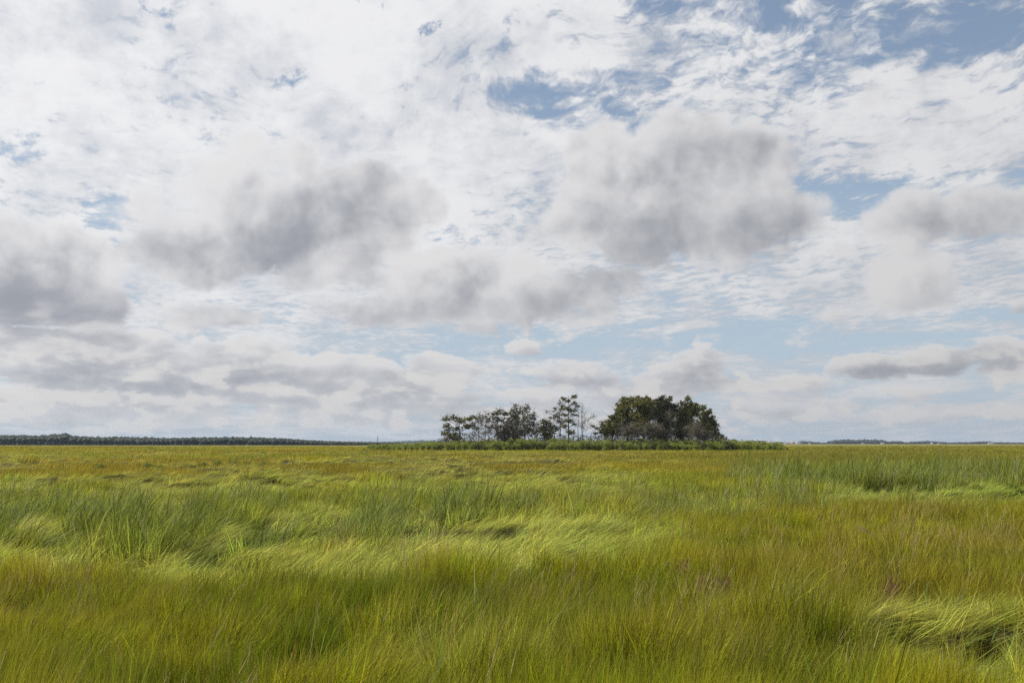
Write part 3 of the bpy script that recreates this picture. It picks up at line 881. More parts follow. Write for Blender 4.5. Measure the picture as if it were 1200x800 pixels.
tree("bare_tree", "small bare tree between the grey pair and the green cedar", "tree", 629, 493, [(627, 497, 4, 3), (631, 500, 4, 4), (628, 506, 5, 4)], 1, 1.0, M_conif_dull, M_bark_grey, 0.13, 0.7, seed=8)
tree("cedar_tree", "small dense green cedar left of the tallest pine", "tree", 640, 492, [(637, 494, 4, 2.5), (641, 496, 5, 4), (637, 503, 5, 4), (644, 505, 5, 5), (640, 512, 7, 5), (647, 500, 3, 4)], -2, 1.2, M_conif, M_bark, 0.16, 0.05, seed=9)
tree("pine_tree", "slim greyish pine just left of the tallest pine", "tree", 656, 469, [(655, 472, 2.5, 3), (650, 480, 3, 2), (658, 478, 4, 3), (642, 483, 2.5, 2), (652, 487, 5, 3), (646, 489, 3, 2), (657, 494, 5, 3), (652, 502, 6, 3)], 4, 0.9, M_conif_dull, M_bark_grey, 0.18, 0.25, seed=10, flat=0.4)
tree("pine_tree", "tallest open crowned pine with uneven tiers of branches", "tree", 666, 464, [(673, 465, 4, 2.2), (660, 467, 3.5, 2), (666, 470, 4, 2), (672, 473, 4, 2), (676, 476, 3, 1.5), (663, 478, 5, 2.5), (669, 481, 6, 2.2), (661, 486, 4, 2), (672, 486, 4, 1.5), (666, 493, 6, 2.5), (673, 497, 3, 1.5), (661, 500, 5, 2.5), (668, 506, 6, 3)], -1, 1.15, M_conif, M_bark, 0.24, 0.08, seed=11, flat=0.35, pad=0.7)
tree("dead_tree", "dead grey trunk with a few stubs beside the tallest pine", "tree", 677.5, 482, [(674, 490, 2.5, 2), (680, 497, 3, 2)], 2, 0.6, M_conif_dull, M_bark_grey, 0.13, 1.0, seed=12)
tree("dead_tree", "dead spire with long bare branches reaching right", "tree", 682, 472, [(680, 480, 1.5, 3), (684, 486, 2, 3), (690, 492, 4, 2), (693, 489, 2, 1.5), (688, 502, 4, 2.5), (679, 499, 3, 2)], -2, 0.7, M_conif_dull, M_bark_grey, 0.16, 1.0, seed=13)
tree("cedar_tree", "low cedar with a sweeping bough at the gap right of the dead spire", "tree", 704, 500, [(694, 499, 3.5, 1.6), (700, 502, 3, 1.6), (705, 496, 3, 2), (708, 504, 4, 3), (698, 508, 3, 2)], 0, 1.0, M_conif, M_bark, 0.12, 0.1, seed=14, flat=0.35)
tree("cedar_tree", "left shoulder of the dense stand, low sloping dark cedar", "tree", 717, 487, [(706, 499, 3, 2), (712, 496, 3, 2.5), (715, 489, 3, 3), (721, 488, 5, 3), (718, 496, 6, 4), (724, 502, 8, 5), (712, 503, 5, 3), (728, 491, 5, 5)], 0, 1.25, M_conif, M_bark, 0.18, 0.06, seed=15)
tree("cedar_tree", "dense dark cedar with a stepped top, left in the big stand", "tree", 735, 467, [(731, 468, 4, 2.5), (739, 468, 5, 2.5), (729, 475, 6, 4), (738, 476, 7, 5), (726, 483, 6, 4), (735, 486, 9, 6), (730, 497, 9, 6), (742, 497, 8, 6)], 2, 1.35, M_conif, M_bark, 0.25, 0.08, seed=16)
tree("cedar_tree", "broad rounded olive cedar in the middle of the big stand", "tree", 753, 465, [(749, 467, 5, 2.5), (757, 467, 5, 2.5), (751, 475, 8, 5), (761, 475, 6, 5), (748, 485, 9, 6), (758, 488, 9, 6), (751, 498, 9, 6)], -3, 1.4, M_conif, M_bark, 0.28, 0.10, seed=17)
tree("cedar_tree", "tall cedar with paired pointed tops right of the rounded one", "tree", 775, 465, [(792, 477, 4, 4), (790, 485, 5, 5), (767, 474, 4, 4), (766, 484, 5, 6), (782, 496, 8, 6), (788, 484, 4, 5), (777, 466, 3.5, 2.5), (785, 467, 3, 2), (771, 470, 4, 3), (778, 474, 7, 4), (772, 482, 7, 5), (784, 480, 6, 5), (776, 492, 9, 6)], 0, 1.35, M_conif_dull, M_bark, 0.25, 0.14, seed=18)
tree("bare_tree", "pale bare trunk showing in the gap of the big stand", "tree", 787, 476, [(784, 488, 4, 4), (789, 494, 3, 5), (786, 502, 4, 4)], -4, 0.7, M_conif_dull, M_bark_grey, 0.17, 0.85, lean=-3, seed=19)
tree("cedar_tree", "dark pointed cedar right of the gap in the big stand", "tree", 805, 466, [(794, 490, 5, 7), (793, 500, 5, 6), (815, 478, 4, 4), (806, 467, 3.5, 2.5), (799, 473, 4, 3), (808, 475, 6, 4), (798, 482, 6, 5), (810, 484, 7, 5), (802, 493, 9, 6), (812, 497, 8, 6), (799, 505, 8, 6)], 1, 1.35, M_conif, M_bark, 0.26, 0.08, seed=20)
tree("cedar_tree", "outermost cedar sloping down at the right end of the stand", "tree", 824, 477, [(822, 478, 4, 3), (831, 482, 4, 2.5), (824, 487, 7, 5), (833, 490, 4, 3), (828, 497, 8, 5), (838, 498, 4, 3), (822, 506, 9, 6), (834, 506, 8, 5), (839, 509, 4, 3)], 3, 1.35, M_conif, M_bark, 0.24, 0.07, seed=21)
tree("bare_tree", "brownish bare tree in front of the left part of the big stand", "tree", 739, 497, [(735, 503, 6, 4), (742, 500, 5, 4), (730, 507, 6, 4)], -8, 1.6, M_conif_dull, M_bark_grey, 0.12, 0.93, seed=22)
tree("bare_tree", "brownish bare tree in front of the centre of the big stand", "tree", 764, 494, [(760, 500, 6, 5), (769, 499, 6, 5), (773, 506, 7, 4), (756, 507, 6, 4)], -9, 1.6, M_conif_dull, M_bark_grey, 0.12, 0.93, seed=23)
tree("bare_tree", "brownish bare tree in front of the right part of the big stand", "tree", 819, 498, [(815, 502, 6, 5), (822, 503, 6, 4), (810, 508, 5, 4)], -9, 1.5, M_conif_dull, M_bark_grey, 0.11, 0.93, seed=24)
tree("cedar_tree", "knee high cedar seedling clump beyond the right end of the stand", "tree", 845, 509, [(842, 512, 4, 3), (846, 512, 3, 3), (849, 514, 3, 2)], 0, 1.0, M_conif, M_bark, 0.09, 0.0, seed=25)

# ---- dead scrub and brambles between the trunks
def undergrowth():
    r_ = np.random.default_rng(66); random.seed(67)
    cs, rs, V, F, tips = [], [], [], [], []
    prof = [(512, 516), (520, 511), (530, 506), (545, 508), (556, 506), (572, 504), (585, 499), (600, 499), (610, 499), (622, 504), (634, 503), (650, 507), (660, 509), (690, 511), (700, 511), (712, 508), (725, 498), (745, 494), (765, 496), (780, 499), (790, 505), (800, 500), (820, 500), (834, 507), (842, 513), (856, 517)]
    for k in range(4800):
        px_ = random.uniform(514, 853) if k < 2800 else random.uniform(708, 846); d_ = DI + random.uniform(9, 24)
        top = np.interp(px_, [p_[0] for p_ in prof], [p_[1] for p_ in prof])
        h_ = EYE + (519.5 - top) / FPX * (DI + 14) - ZB
        x_ = (px_ - 600) / FPX * (DI + 14); z_ = ZB + h_ * random.uniform(0.12, 1.0) ** 0.8
        if random.random() < 0.62: cs.append((x_, d_, z_)); rs.append(random.uniform(0.3, 0.6))
        elif random.random() < 0.25: tips.append((Vector((x_, d_, z_ - 0.5)), Vector((0, 0, 1))))
    tag(obj_of("undergrowth", leaf_cloud("undergrowth", cs, rs, 11, 0.14, M_scrub, 0.8, shell=-0.2, r_=r_)), "dull brown and green scrub filling the space between the tree trunks", kind="stuff")
    twig_cloud(V, F, tips, 0.9, 2, 0.022, kids=3)
    me = mesh_vf("bare_brushwood", V, F, [M_twig], False); color_twigs(me); tag(obj_of("bare_brushwood", me), "bare grey brushwood between the tree trunks", kind="stuff")
M_scrub = foliage_mat("brown_scrub", (0.075, 0.068, 0.035), (0.15, 0.13, 0.075), 0.12)
undergrowth()

# ---- shrubs along the foot of the island, each one its own plant
def shrub_meshes(i, mat):
    random.seed(400 + i); r_ = np.random.default_rng(400 + i)
    V, F, cs, rs = [], [], [], []
    H = 2.45
    for k in range(11):
        a = random.random() * 6.28; q = random.random() ** 0.5 * 0.95
        tip = Vector((math.cos(a) * q, math.sin(a) * q * 0.9, H * random.uniform(0.55, 1.0) * (1 - 0.22 * q)))
        st = wiggle((math.cos(a) * 0.12, math.sin(a) * 0.12, -0.15), tip, 3, 0.03)
        tube(V, F, st, 0.028, 0.010, 4)
        for j in range(9):
            t = 0.30 + 0.70 * random.random()
            p_ = st[0].lerp(st[-1], t) + Vector((random.gauss(0, .22), random.gauss(0, .22), random.gauss(0, .10)))
            cs.append(tuple(p_)); rs.append(random.uniform(0.20, 0.36))
    return mesh_vf("shrub_stems_%d" % i, V, F, [M_bark]), leaf_cloud("shrub_leaves_%d" % i, cs, rs, 17, 0.10, mat, 0.9, r_=r_)
SH = [shrub_meshes(i, M_shrub if i % 4 else M_shrub_dull) for i in range(7)]
def shrub(x, y, z, s, sz, label, group, k):
    root = bpy.data.objects.new("marsh_shrub", None); COL.objects.link(root)
    root.location = (x, y, z); root.scale = (s, s, sz); root.rotation_euler = (0, 0, random.random() * 6.28); root.empty_display_size = 0.4
    tag(root, label, "shrub", group)
    a = obj_of("stems", SH[k][0], root); b = obj_of("foliage", SH[k][1], root)
    return root
random.seed(77)
def shrub_top(px):
    """height in metres of the thicket along the island, highest in the middle"""
    return float(np.interp(px, [423, 440, 460, 480, 505, 560, 610, 640, 700, 850, 880, 905, 922], [1.05, 1.15, 1.3, 1.5, 1.9, 2.45, 3.0, 2.8, 2.6, 2.5, 2.15, 1.8, 1.4]))
px_ = 428.0
i_ = 0
row = []
while px_ < 921:
    row.append(px_); px_ += random.uniform(5.6, 8.2)
marks = [(539, "the leftmost cedar"), (562, "the thin bare tree beside the leftmost cedar"), (583, "the olive topped cedar"), (605, "the pair of tall fine twigged bare trees"),
         (640, "the small dense green cedar"), (666, "the tallest pine"), (683, "the dead spire"), (704, "the low cedar with the sweeping bough"), (720, "the sloping left shoulder of the big stand"), (738, "the stepped top cedar"),
         (756, "the broad rounded cedar"), (776, "the cedar with paired tops"), (805, "the pointed cedar right of the gap"), (826, "the outermost cedar"), (845, "the cedar seedling clump")]
ordinal = ["", "first", "second", "third", "fourth", "fifth", "sixth", "seventh", "eighth", "ninth", "tenth", "eleventh", "twelfth", "thirteenth", "fourteenth", "fifteenth", "sixteenth"]
near_of = [None if (p_ < 526 or p_ > 853) else min(range(len(marks)), key=lambda q: abs(marks[q][0] - p_)) for p_ in row]
def shrub_label(j):
    p_ = row[j]; k = near_of[j]
    if p_ < 526: return "%s front row shrub from the left tip of the thicket" % ordinal[j + 1]
    if k is None: return "%s front row shrub from the right tip of the thicket" % ordinal[len(row) - j]
    mem = [q for q in range(len(row)) if near_of[q] == k]; i = mem.index(j)
    w_ = {1: ["only"], 2: ["left", "right"], 3: ["left", "middle", "right"]}.get(len(mem)) or [ordinal[q + 1] + " from left" for q in range(len(mem))]
    return "%s front row shrub below %s" % (w_[i], marks[k][1])
for j_, px_ in enumerate(row):
    d_ = DI + random.uniform(-1.5, 1.5) + 7 * ((px_ - 675) / 250) ** 2
    h_ = shrub_top(px_) * random.uniform(0.82, 1.14)
    lab = shrub_label(j_)
    if j_ == 0: lab = "lone small rounded shrub at the far left tip of the thicket"
    if j_ == len(row) - 1: lab = "last low shrub at the right tip of the thicket"
    x_ = (px_ - 600) / FPX * d_
    shrub(x_, d_, float(ground_z(np.array([x_]), np.array([d_]))[0]) - 0.05, h_ / 2.45 * random.uniform(0.9, 1.15), h_ / 2.45, lab, "shrubs along the foot of the island", random.randrange(7))
# the mass of the same shrubs behind that row
def thicket():
    r_ = np.random.default_rng(55); random.seed(56)
    cs, rs = [], []
    for k in range(2300):
        px_ = random.uniform(432, 915); yy = DI + 7 * ((px_ - 675) / 250) ** 2 + random.uniform(2.5, 34 * (1 - ((px_ - 675) / 262) ** 2) + 3.5)
        x_ = (px_ - 600) / FPX * yy; h_ = shrub_top(px_) * 0.98 * random.uniform(0.75, 1.06)
        cs.append((x_, yy, ZB + h_ * random.uniform(0.35, 0.97))); rs.append(random.uniform(0.3, 0.6))
    me = leaf_cloud("shrub_thicket", cs, rs, 26, 0.15, M_shrub, 0.8, r_=r_)
    tag(obj_of("shrub_thicket", me), "mass of green shrubs filling the island behind the front row", kind="stuff")
thicket()

# ================================================================== far shores
def wood_mass(name, d, prof, depth, crown, mat, z0, label, seed):
    """a far-off wood: lumpy crowns packed row behind row under the outline prof = [(px, py)]"""
    r_ = np.random.default_rng(seed)
    pxs = [p_[0] for p_ in prof]; pys = [p_[1] for p_ in prof]
    xs0, xs1 = (pxs[0] - 600) / FPX * d, (pxs[-1] - 600) / FPX * d
    ico = []
    import bmesh
    bm = bmesh.new(); bmesh.ops.create_icosphere(bm, subdivisions=1, radius=1.0)
    base_v = np.array([v_.co[:] for v_ in bm.verts]); base_f = np.array([[v_.index for v_ in f.verts] for f in bm.faces]); bm.free()
    rows = max(2, int(depth / (crown * 0.9)))
    VV, FF, CC, nb = [], [], [], 0
    for ri in range(rows):
        yy = d + ri * crown * 0.9
        x_ = xs0
        while x_ < xs1:
            px_ = 600 + FPX * x_ / d
            H = (519.5 - np.interp(px_, pxs, pys)) / FPX * d + EYE - z0
            k = (0.72 + 0.28 * ri / (rows - 1)) if rows > 1 else 1
            h_ = H * k * r_.uniform(0.86, 1.03) * (0.95 + 0.10 * float(vnoise(x_ / (crown * 6), ri * .3, seed)))
            if h_ > 1.0:
                rr_ = crown * r_.uniform(0.55, 0.95)
                zr = min(rr_ * 0.85, h_ * 0.5); top = h_
                xc, yc, cc = x_ * yy / d + r_.normal(0, crown * .2), yy + r_.normal(0, crown * .3), r_.random()
                for _ in range(5):
                    V = base_v * (1 + r_.normal(0, 0.10, (len(base_v), 1)))
                    V = V * np.array([rr_, rr_, zr]) + np.array([xc + r_.normal(0, rr_ * .25), yc, z0 + top - zr])
                    VV.append(V); FF.append(base_f + nb); nb += len(base_v)
                    CC.append(np.clip(np.full(len(V), cc) * 0.6 + r_.random(len(V)) * 0.4, 0, 1))
                    top -= zr * 1.5
                    if top < zr * 0.6: break
            x_ += crown * r_.uniform(0.6, 1.0)
    V = np.concatenate(VV); F = np.concatenate(FF); c = np.ones((len(V), 4)); c[:, 0] = np.concatenate(CC)
    me = np_mesh(name, V, F.ravel(), np.full(len(F), 3), [mat]); attr_color(me, 'blade', c)
    return tag(obj_of(name, me), label, kind="stuff")
wood_mass("wood_edge", 900, [(-150, 508), (0, 508.6), (40, 508.6), (58, 508.3), (66, 507), (80, 506.6), (84, 508.8), (110, 510.5), (150, 511), (200, 512), (235, 511), (290, 510.9), (330, 512.3), (360, 514.3), (385, 515.8), (410, 516.7), (440, 517.4), (470, 518)], 60, 3.4, M_wood_far, 0.3, "dark wooded rise along the left horizon", 11)
M_wood_far2 = M_wood_far
# farther ridge, with its hill
def ridge_hill():
    xs = np.linspace(-3600, -200, 60); ys = np.linspace(4100, 5000, 14)
    Xg, Yg = np.meshgrid(xs, ys, indexing='ij')
    px_ = 600 + FPX * Xg / 4300
    top = np.interp(px_, [-400, 60, 95, 105, 118, 160, 300, 400, 440, 480, 500, 520, 560, 600], [510, 511, 509.8, 509.6, 511.5, 513.5, 515, 517.6, 517.4, 515.8, 515.2, 515.0, 516.5, 518.6])
    H = (519.5 - top) / FPX * 4300
    Zg = 0.3 + np.maximum(H - 9, 0) * np.sin(np.clip((Yg - 4100) / 500, 0, 1) * math.pi / 2)
    V = np.stack((Xg, Yg, Zg), -1).reshape(-1, 3); n = 14
    i, j = np.meshgrid(np.arange(59), np.arange(13), indexing='ij')
    q = np.stack((i * n + j, (i + 1) * n + j, (i + 1) * n + j + 1, i * n + j + 1), -1).reshape(-1, 4)
    me = np_mesh("hills", V, q.ravel(), np.full(len(q), 4), [M_ground], True)
    tag(obj_of("hills", me), kind="structure")
ridge_hill()
wood_mass("distant_woodland", 4300, [(-100, 510.5), (60, 511), (95, 509.8), (105, 509.6), (118, 511.5), (160, 513.5), (300, 515), (400, 517.6), (440, 517.4), (480, 515.8), (500, 515.2), (520, 515.0), (560, 516.2), (610, 518)], 300, 26, M_wood_far2, 0.3, "farther hazy blue wooded ridge on the horizon", 12)
for nm_, pr_, lb_, sd_ in [
    ("wood_edge", [(868, 518), (876, 516), (890, 515.6), (899, 516.5), (906, 518), (911, 517.2), (918, 517.4), (922, 518.8)], "small dark tree line behind the right tip of the island", 21),
    ("wood_edge", [(934, 518), (938, 515.8), (945, 516.2), (952, 517.4), (960, 518), (968, 518.4)], "short low tree line between the houses and the flat topped wood", 22),
    ("wood_edge", [(966, 518.3), (970, 517), (976, 514.6), (983, 514.0), (1000, 514.4), (1018, 514.4), (1030, 514.2), (1036, 515.6), (1040, 517.2)], "long flat topped dark wood on the right horizon", 23),
    ("wood_edge", [(1038, 517.6), (1043, 516.2), (1053, 516.2), (1059, 517.8), (1064, 517), (1074, 516.5), (1090, 515.8), (1096, 517.0), (1110, 517.8)], "uneven double humped tree line right of the flat topped wood", 24),
    ("wood_edge", [(1108, 518), (1120, 517.6), (1135, 517.2), (1145, 516.6), (1158, 516.8), (1163, 518), (1168, 517.2), (1180, 517.9), (1230, 517.6), (1330, 517.2)], "lowest thin tree line at the right edge of the horizon", 25)]:
    wood_mass(nm_, 2900, pr_, 60, 10, M_wood_far, 0.3, lb_, sd_)

# ---- lattice tower
def bars_mesh(name, segs, r, mat, sides=4):
    V, F = [], []
    for a, b in segs: tube(V, F, [a, b], r, r, sides)
    return mesh_vf(name, V, F, [mat], False)
def tower():
    d = 4250; x_ = (443.3 - 600) / FPX * d; H = (519.5 - 511.0) / FPX * d
    root = bpy.data.objects.new("radio_tower", None); COL.objects.link(root); root.location = (x_, d, 0.3)
    tag(root, "thin pale tower rising above the hazy ridge left of the island", "tower")
    s_ = []; w0, w1 = 2.6, 1.7
    levels = 9
    def crn(t):
        w_ = w0 + (w1 - w0) * t; return [Vector((a * w_, b * w_, t * H)) for a, b in ((-1, -1), (1, -1), (1, 1), (-1, 1))]
    for k in range(levels):
        A, B = crn(k / levels), crn((k + 1) / levels)
        for q in range(4):
            s_.append((A[q], B[q])); s_.append((A[q], B[(q + 1) % 4])); s_.append((A[q], A[(q + 1) % 4]))
    obj_of("mast", bars_mesh("mast", s_, 0.42, M_steel), root)
    for a in range(3):
        V, F = [], []
        an = a * 2.094; tube(V, F, [Vector((math.cos(an) * 2.2, math.sin(an) * 2.2, H - 4)), Vector((math.cos(an) * 2.2, math.sin(an) * 2.2, H + 0.5))], 0.6, 0.6, 6)
        obj_of("antenna_panel", mesh_vf("antenna_panel", V, F, [M_bwhite], False), root)
tower()

# ---- houses on the far shore
def box(V, F, x0, x1, y0, y1, z0, z1):
    b = len(V)
    V += [Vector(p_) for p_ in ((x0, y0, z0), (x1, y0, z0), (x1, y1, z0), (x0, y1, z0), (x0, y0, z1), (x1, y0, z1), (x1, y1, z1), (x0, y1, z1))]
    F += [(b, b + 3, b + 2, b + 1), (b + 4, b + 5, b + 6, b + 7), (b, b + 1, b + 5, b + 4), (b + 1, b + 2, b + 6, b + 5), (b + 2, b + 3, b + 7, b + 6), (b + 3, b, b + 4, b + 7)]
def house(px, wpx, hpx, label, wall, roof, d=2750, dp=9.0, chimney=True):
    k = d / FPX; W, H = wpx * k, hpx * k
    root = bpy.data.objects.new("house", None); COL.objects.link(root); root.location = ((px - 600) / FPX * d, d, 0.3)
    tag(root, label, "house", "houses on the far right shore")
    wh = H * 0.6
    V, F = [], []; box(V, F, -W / 2, W / 2, 0, dp, -0.5, wh)
    w_o = obj_of("wall", mesh_vf("house_wall", V, F, [wall], False), root)
    e = 0.5; V = [Vector(p_) for p_ in ((-W / 2 - e, -e, wh), (W / 2 + e, -e, wh), (W / 2 + e, dp + e, wh), (-W / 2 - e, dp + e, wh), (-W / 2 + W * .12, dp / 2, H), (W / 2 - W * .12, dp / 2, H))]
    V = [v_ + Vector((0, 0, .003)) for v_ in V]
    F = [(0, 1, 5, 4), (2, 3, 4, 5), (1, 2, 5), (3, 0, 4), (0, 3, 2, 1)]
    r_o = obj_of("roof", mesh_vf("house_roof", V, F, [roof], False), root)
    if chimney:
        V, F = [], []; box(V, F, W * .2, W * .2 + 1.0, dp / 2 - .5, dp / 2 + .5, H - 1.2, H + .9)
        obj_of("chimney", mesh_vf("chimney", V, F, [M_bark_grey], False), r_o)
    n = max(2, int(W / 3.5))
    V, F = [], []; box(V, F, -0.6, 0.6, -0.05, 0.03, -0.7, 0.7); wm = mesh_vf("window_pane", V, F, [M_glass], False)
    for i in range(n):
        if i == n // 2: continue
        obj_of("window", wm, root, (-W / 2 + W * (i + .5) / n, 0, wh * 0.55))
    V, F = [], []; box(V, F, -0.55, 0.55, -0.06, 0.03, 0.0, 2.1)
    obj_of("door", mesh_vf("house_door", V, F, [M_bark], False), root, (-W / 2 + W * (n // 2 + .5) / n, 0, 0))
house(899.5, 11, 2.9, "long tan roofed house just behind the right end of the island shrubs", M_btan, M_rooftan)
house(921, 7, 2.0, "low grey roofed house, left of the pair beyond the right tip of the shrubs", M_bwhite, M_roofgrey)
house(927.5, 5, 3.1, "taller pale gabled house, middle of the three beyond the right tip", M_bwhite, M_rooftan)
house(935, 7, 2.2, "white low house against the dark tree line, left of the short wood", M_bwhite, M_roofgrey, 2700)
house(948, 2.5, 1.7, "tiny pale house in front of the short low tree line", M_btan, M_roofgrey, 2600)
house(1010, 2.2, 1.6, "tiny pale house at the foot of the flat topped wood", M_bwhite, M_roofgrey, 2600)
house(1033, 4.0, 1.8, "small grey house at the right end of the flat topped wood", M_bwhite, M_roofgrey, 2600)
house(1090.5, 2.2, 2.2, "tiny white house below the hump of the double tree line", M_bwhite, M_roofgrey, 2600)
house(1098, 1.8, 1.4, "tiny white house right of the double humped tree line", M_bwhite, M_roofgrey, 2600)
house(1160, 8, 1.7, "long low pale house near the right edge of the horizon", M_bwhite, M_roofgrey, 2700)

# ================================================================== details in the grass
def stalk_mesh(name, n, R, h, mat, head_mat, r_):
    """dry flowering stalks: thin curved stem with a narrow one-sided seed head"""
    V, F, MI = [], [], []
    for k in range(n):
        a = r_.random() * 6.28; q = r_.random() ** 0.5 * R
        hh = h * r_.uniform(0.75, 1.2); ln = r_.uniform(0.02, 0.35); ph = r_.normal(0, 0.7)
        pts = []
        for i in range(5):
            t = i / 4; pts.append(Vector((math.cos(a) * q + math.cos(ph) * ln * hh * t * t, math.sin(a) * q + math.sin(ph) * ln * hh * t * t, hh * t - 0.02)))
        f0 = len(F); tube(V, F, pts, 0.0011, 0.0008, 3); MI += [0] * (len(F) - f0)
        f0 = len(F); tube(V, F, [pts[3].lerp(pts[4], 0.3), pts[3].lerp(pts[4], 0.75), pts[4] + (pts[4] - pts[3]) * 0.15], 0.0032, 0.0010, 4); MI += [1] * (len(F) - f0)
    me = mesh_vf(name, V, F, [mat, head_mat], False)
    me.polygons.foreach_set("material_index", np.array(MI, dtype=np.int32))
    return me
M_head = simple_mat("seed_head", (0.28, 0.21, 0.08), (0.45, 0.36, 0.15), 40, 3, 0.8)
M_lav = simple_mat("sea_lavender_spray", (0.18, 0.07, 0.04), (0.28, 0.14, 0.09), 30, 3, 0.8)
r4 = np.random.default_rng(99)
C_stalk = proto_collection("seed_stalk_cluster", [stalk_mesh("stalks_%d" % i, 4, 0.12, 0.60, M_straw, M_head, r4) for i in range(6)])
def spray_mesh(name, r_):
    V, F = [], []
    for k in range(9):
        a = r_.random() * 6.28; q = r_.random() ** 0.5 * 0.10
        b0 = Vector((math.cos(a) * q, math.sin(a) * q, 0)); tp = b0 + Vector((r_.normal(0, .05), r_.normal(0, .05), 0.50 * r_.uniform(0.75, 1.1)))
        tube(V, F, [b0, b0.lerp(tp, .5), tp], 0.003, 0.002, 3)
        for j in range(7):
            t = r_.uniform(0.6, 1.0); p_ = b0.lerp(tp, t)
            tube(V, F, [p_, p_ + Vector((r_.normal(0, .025), r_.normal(0, .025), r_.uniform(.02, .06)))], 0.005, 0.002, 3)
    return mesh_vf(name, V, F, [M_lav], False)
C_lav = proto_collection("sea_lavender_plant", [spray_mesh("lav_%d" % i, r4) for i in range(4)])
def sub(mask_p, name, coll, nvar, label, smin=0.85, smax=1.2):
    m_ = rng.random(NP) < mask_p
    n = int(m_.sum())
    s_ = rng.uniform(smin, smax, n) * np.clip(SP[m_] / 0.25, 1.0, 1.6) ** 0.4
    jx = rng.normal(0, 1, (n, 2)) * SP[m_][:, None] * 0.4
    P_ = np.stack((X[m_] + jx[:, 0], Y[m_] + jx[:, 1], GZ[m_]), -1)
    rot = np.stack((rng.normal(0, .10, n), rng.normal(0, .10, n), flow[m_] + rng.normal(0, .8, n)), -1)
    return scatter(name, coll, P_, rot, np.stack((s_, s_, s_), -1), rng.integers(0, nvar, n), TINT[m_], label)
erect = (1 - np.clip(Lz_, 0, 1)) * (1 - Bz_) * (1 - 0.6 * Cz_)
sub(np.clip(0.022 * erect * sstep(Y, 70, 30) * (0.35 + 0.65 * sstep(Y, 6, 12)) * (0.4 + 2.0 * sstep(nB, .5, .62)) + 0.20 * spot(uj, vj, 480, 632, 110, 9, .5) + 0.10 * spot(uj, vj, 1000, 605, 260, 26, .6) + 0.05 * spot(uj, vj, 60, 690, 160, 30, .6), 0, 1), "seed_stalks", C_stalk, 6, "thin straw coloured seed stalks rising through the green grass")
sub(purple * 0.02, "sea_lavender", C_lav, 4, "dusky red sea lavender sprays scattered through the right hand grass")

# ---- grass tussocks standing proud of the far meadow
def tussock_mesh(i):
    r_ = np.random.default_rng(700 + i); n = 520
    a = r_.random(n) * 6.28; q = np.sqrt(r_.random(n))
    hx = q * np.cos(a); hy = q * np.sin(a); hz = np.sqrt(np.clip(1 - q * q, 0, 1)) * 0.78
    base = np.stack((hx * 0.86, hy * 0.86, hz * 0.62), -1)
    d = np.stack((hx * 0.8 + 0.45, hy * 0.8, 0.75 - q * 0.6), -1); d /= np.linalg.norm(d, axis=1)[:, None]
    L = 0.42 * r_.uniform(0.6, 1.3, n)[:, None]
    side = np.cross(d, r_.normal(size=(n, 3))); side /= np.linalg.norm(side, axis=1)[:, None]
    w_ = 0.016 * r_.uniform(.7, 1.3, n)[:, None]
    m1 = base + d * L * 0.55; tip = base + d * L + np.array([0.10, 0, -0.22]) * L * 1.2
    V = np.stack((base - side * w_, base + side * w_, m1 + side * w_ * .8, m1 - side * w_ * .8, tip), 1).reshape(-1, 3)
    b_ = (np.arange(n) * 5)[:, None]
    quads = (b_ + np.array([[0, 1, 2, 3]])); tris = (b_ + np.array([[3, 2, 4]]))
    # solid thatch heart
    th = np.linspace(0, 2 * np.pi, 13)[:-1]; rings = [(1.0, 0.0), (0.86, 0.34), (0.58, 0.55), (0.25, 0.66)]
    hv = np.concatenate([np.stack((rr * np.cos(th) * .82, rr * np.sin(th) * .82, np.full(12, zz * .92)), -1) for rr, zz in rings]); hv = hv * r_.uniform(.94, 1.06, (len(hv), 1))
    o_ = n * 5; hf = []
    for k in range(3):
        for j in range(12): hf.append((o_ + k * 12 + j, o_ + k * 12 + (j + 1) % 12, o_ + (k + 1) * 12 + (j + 1) % 12, o_ + (k + 1) * 12 + j))
    V = np.concatenate((V, hv))
    faces = np.concatenate((quads.ravel(), np.array(hf).ravel(), tris.ravel(), o_ + 36 + np.arange(12)))
    sizes = [4] * (n + len(hf)) + [3] * n + [12]
    me = np_mesh("tussock_%d" % i, V, faces, sizes, [M_tuss])
    c = np.ones((len(V), 4)); c[:o_, 0] = np.repeat(r_.random(n), 5); c[o_:, 0] = 0.1; attr_color(me, 'blade', c)
    return me
M_tuss = foliage_mat("tussock_grass", (0.12, 0.15, 0.02), (0.32, 0.34, 0.06), 0.38)
TU = [tussock_mesh(i) for i in range(4)]
random.seed(31)
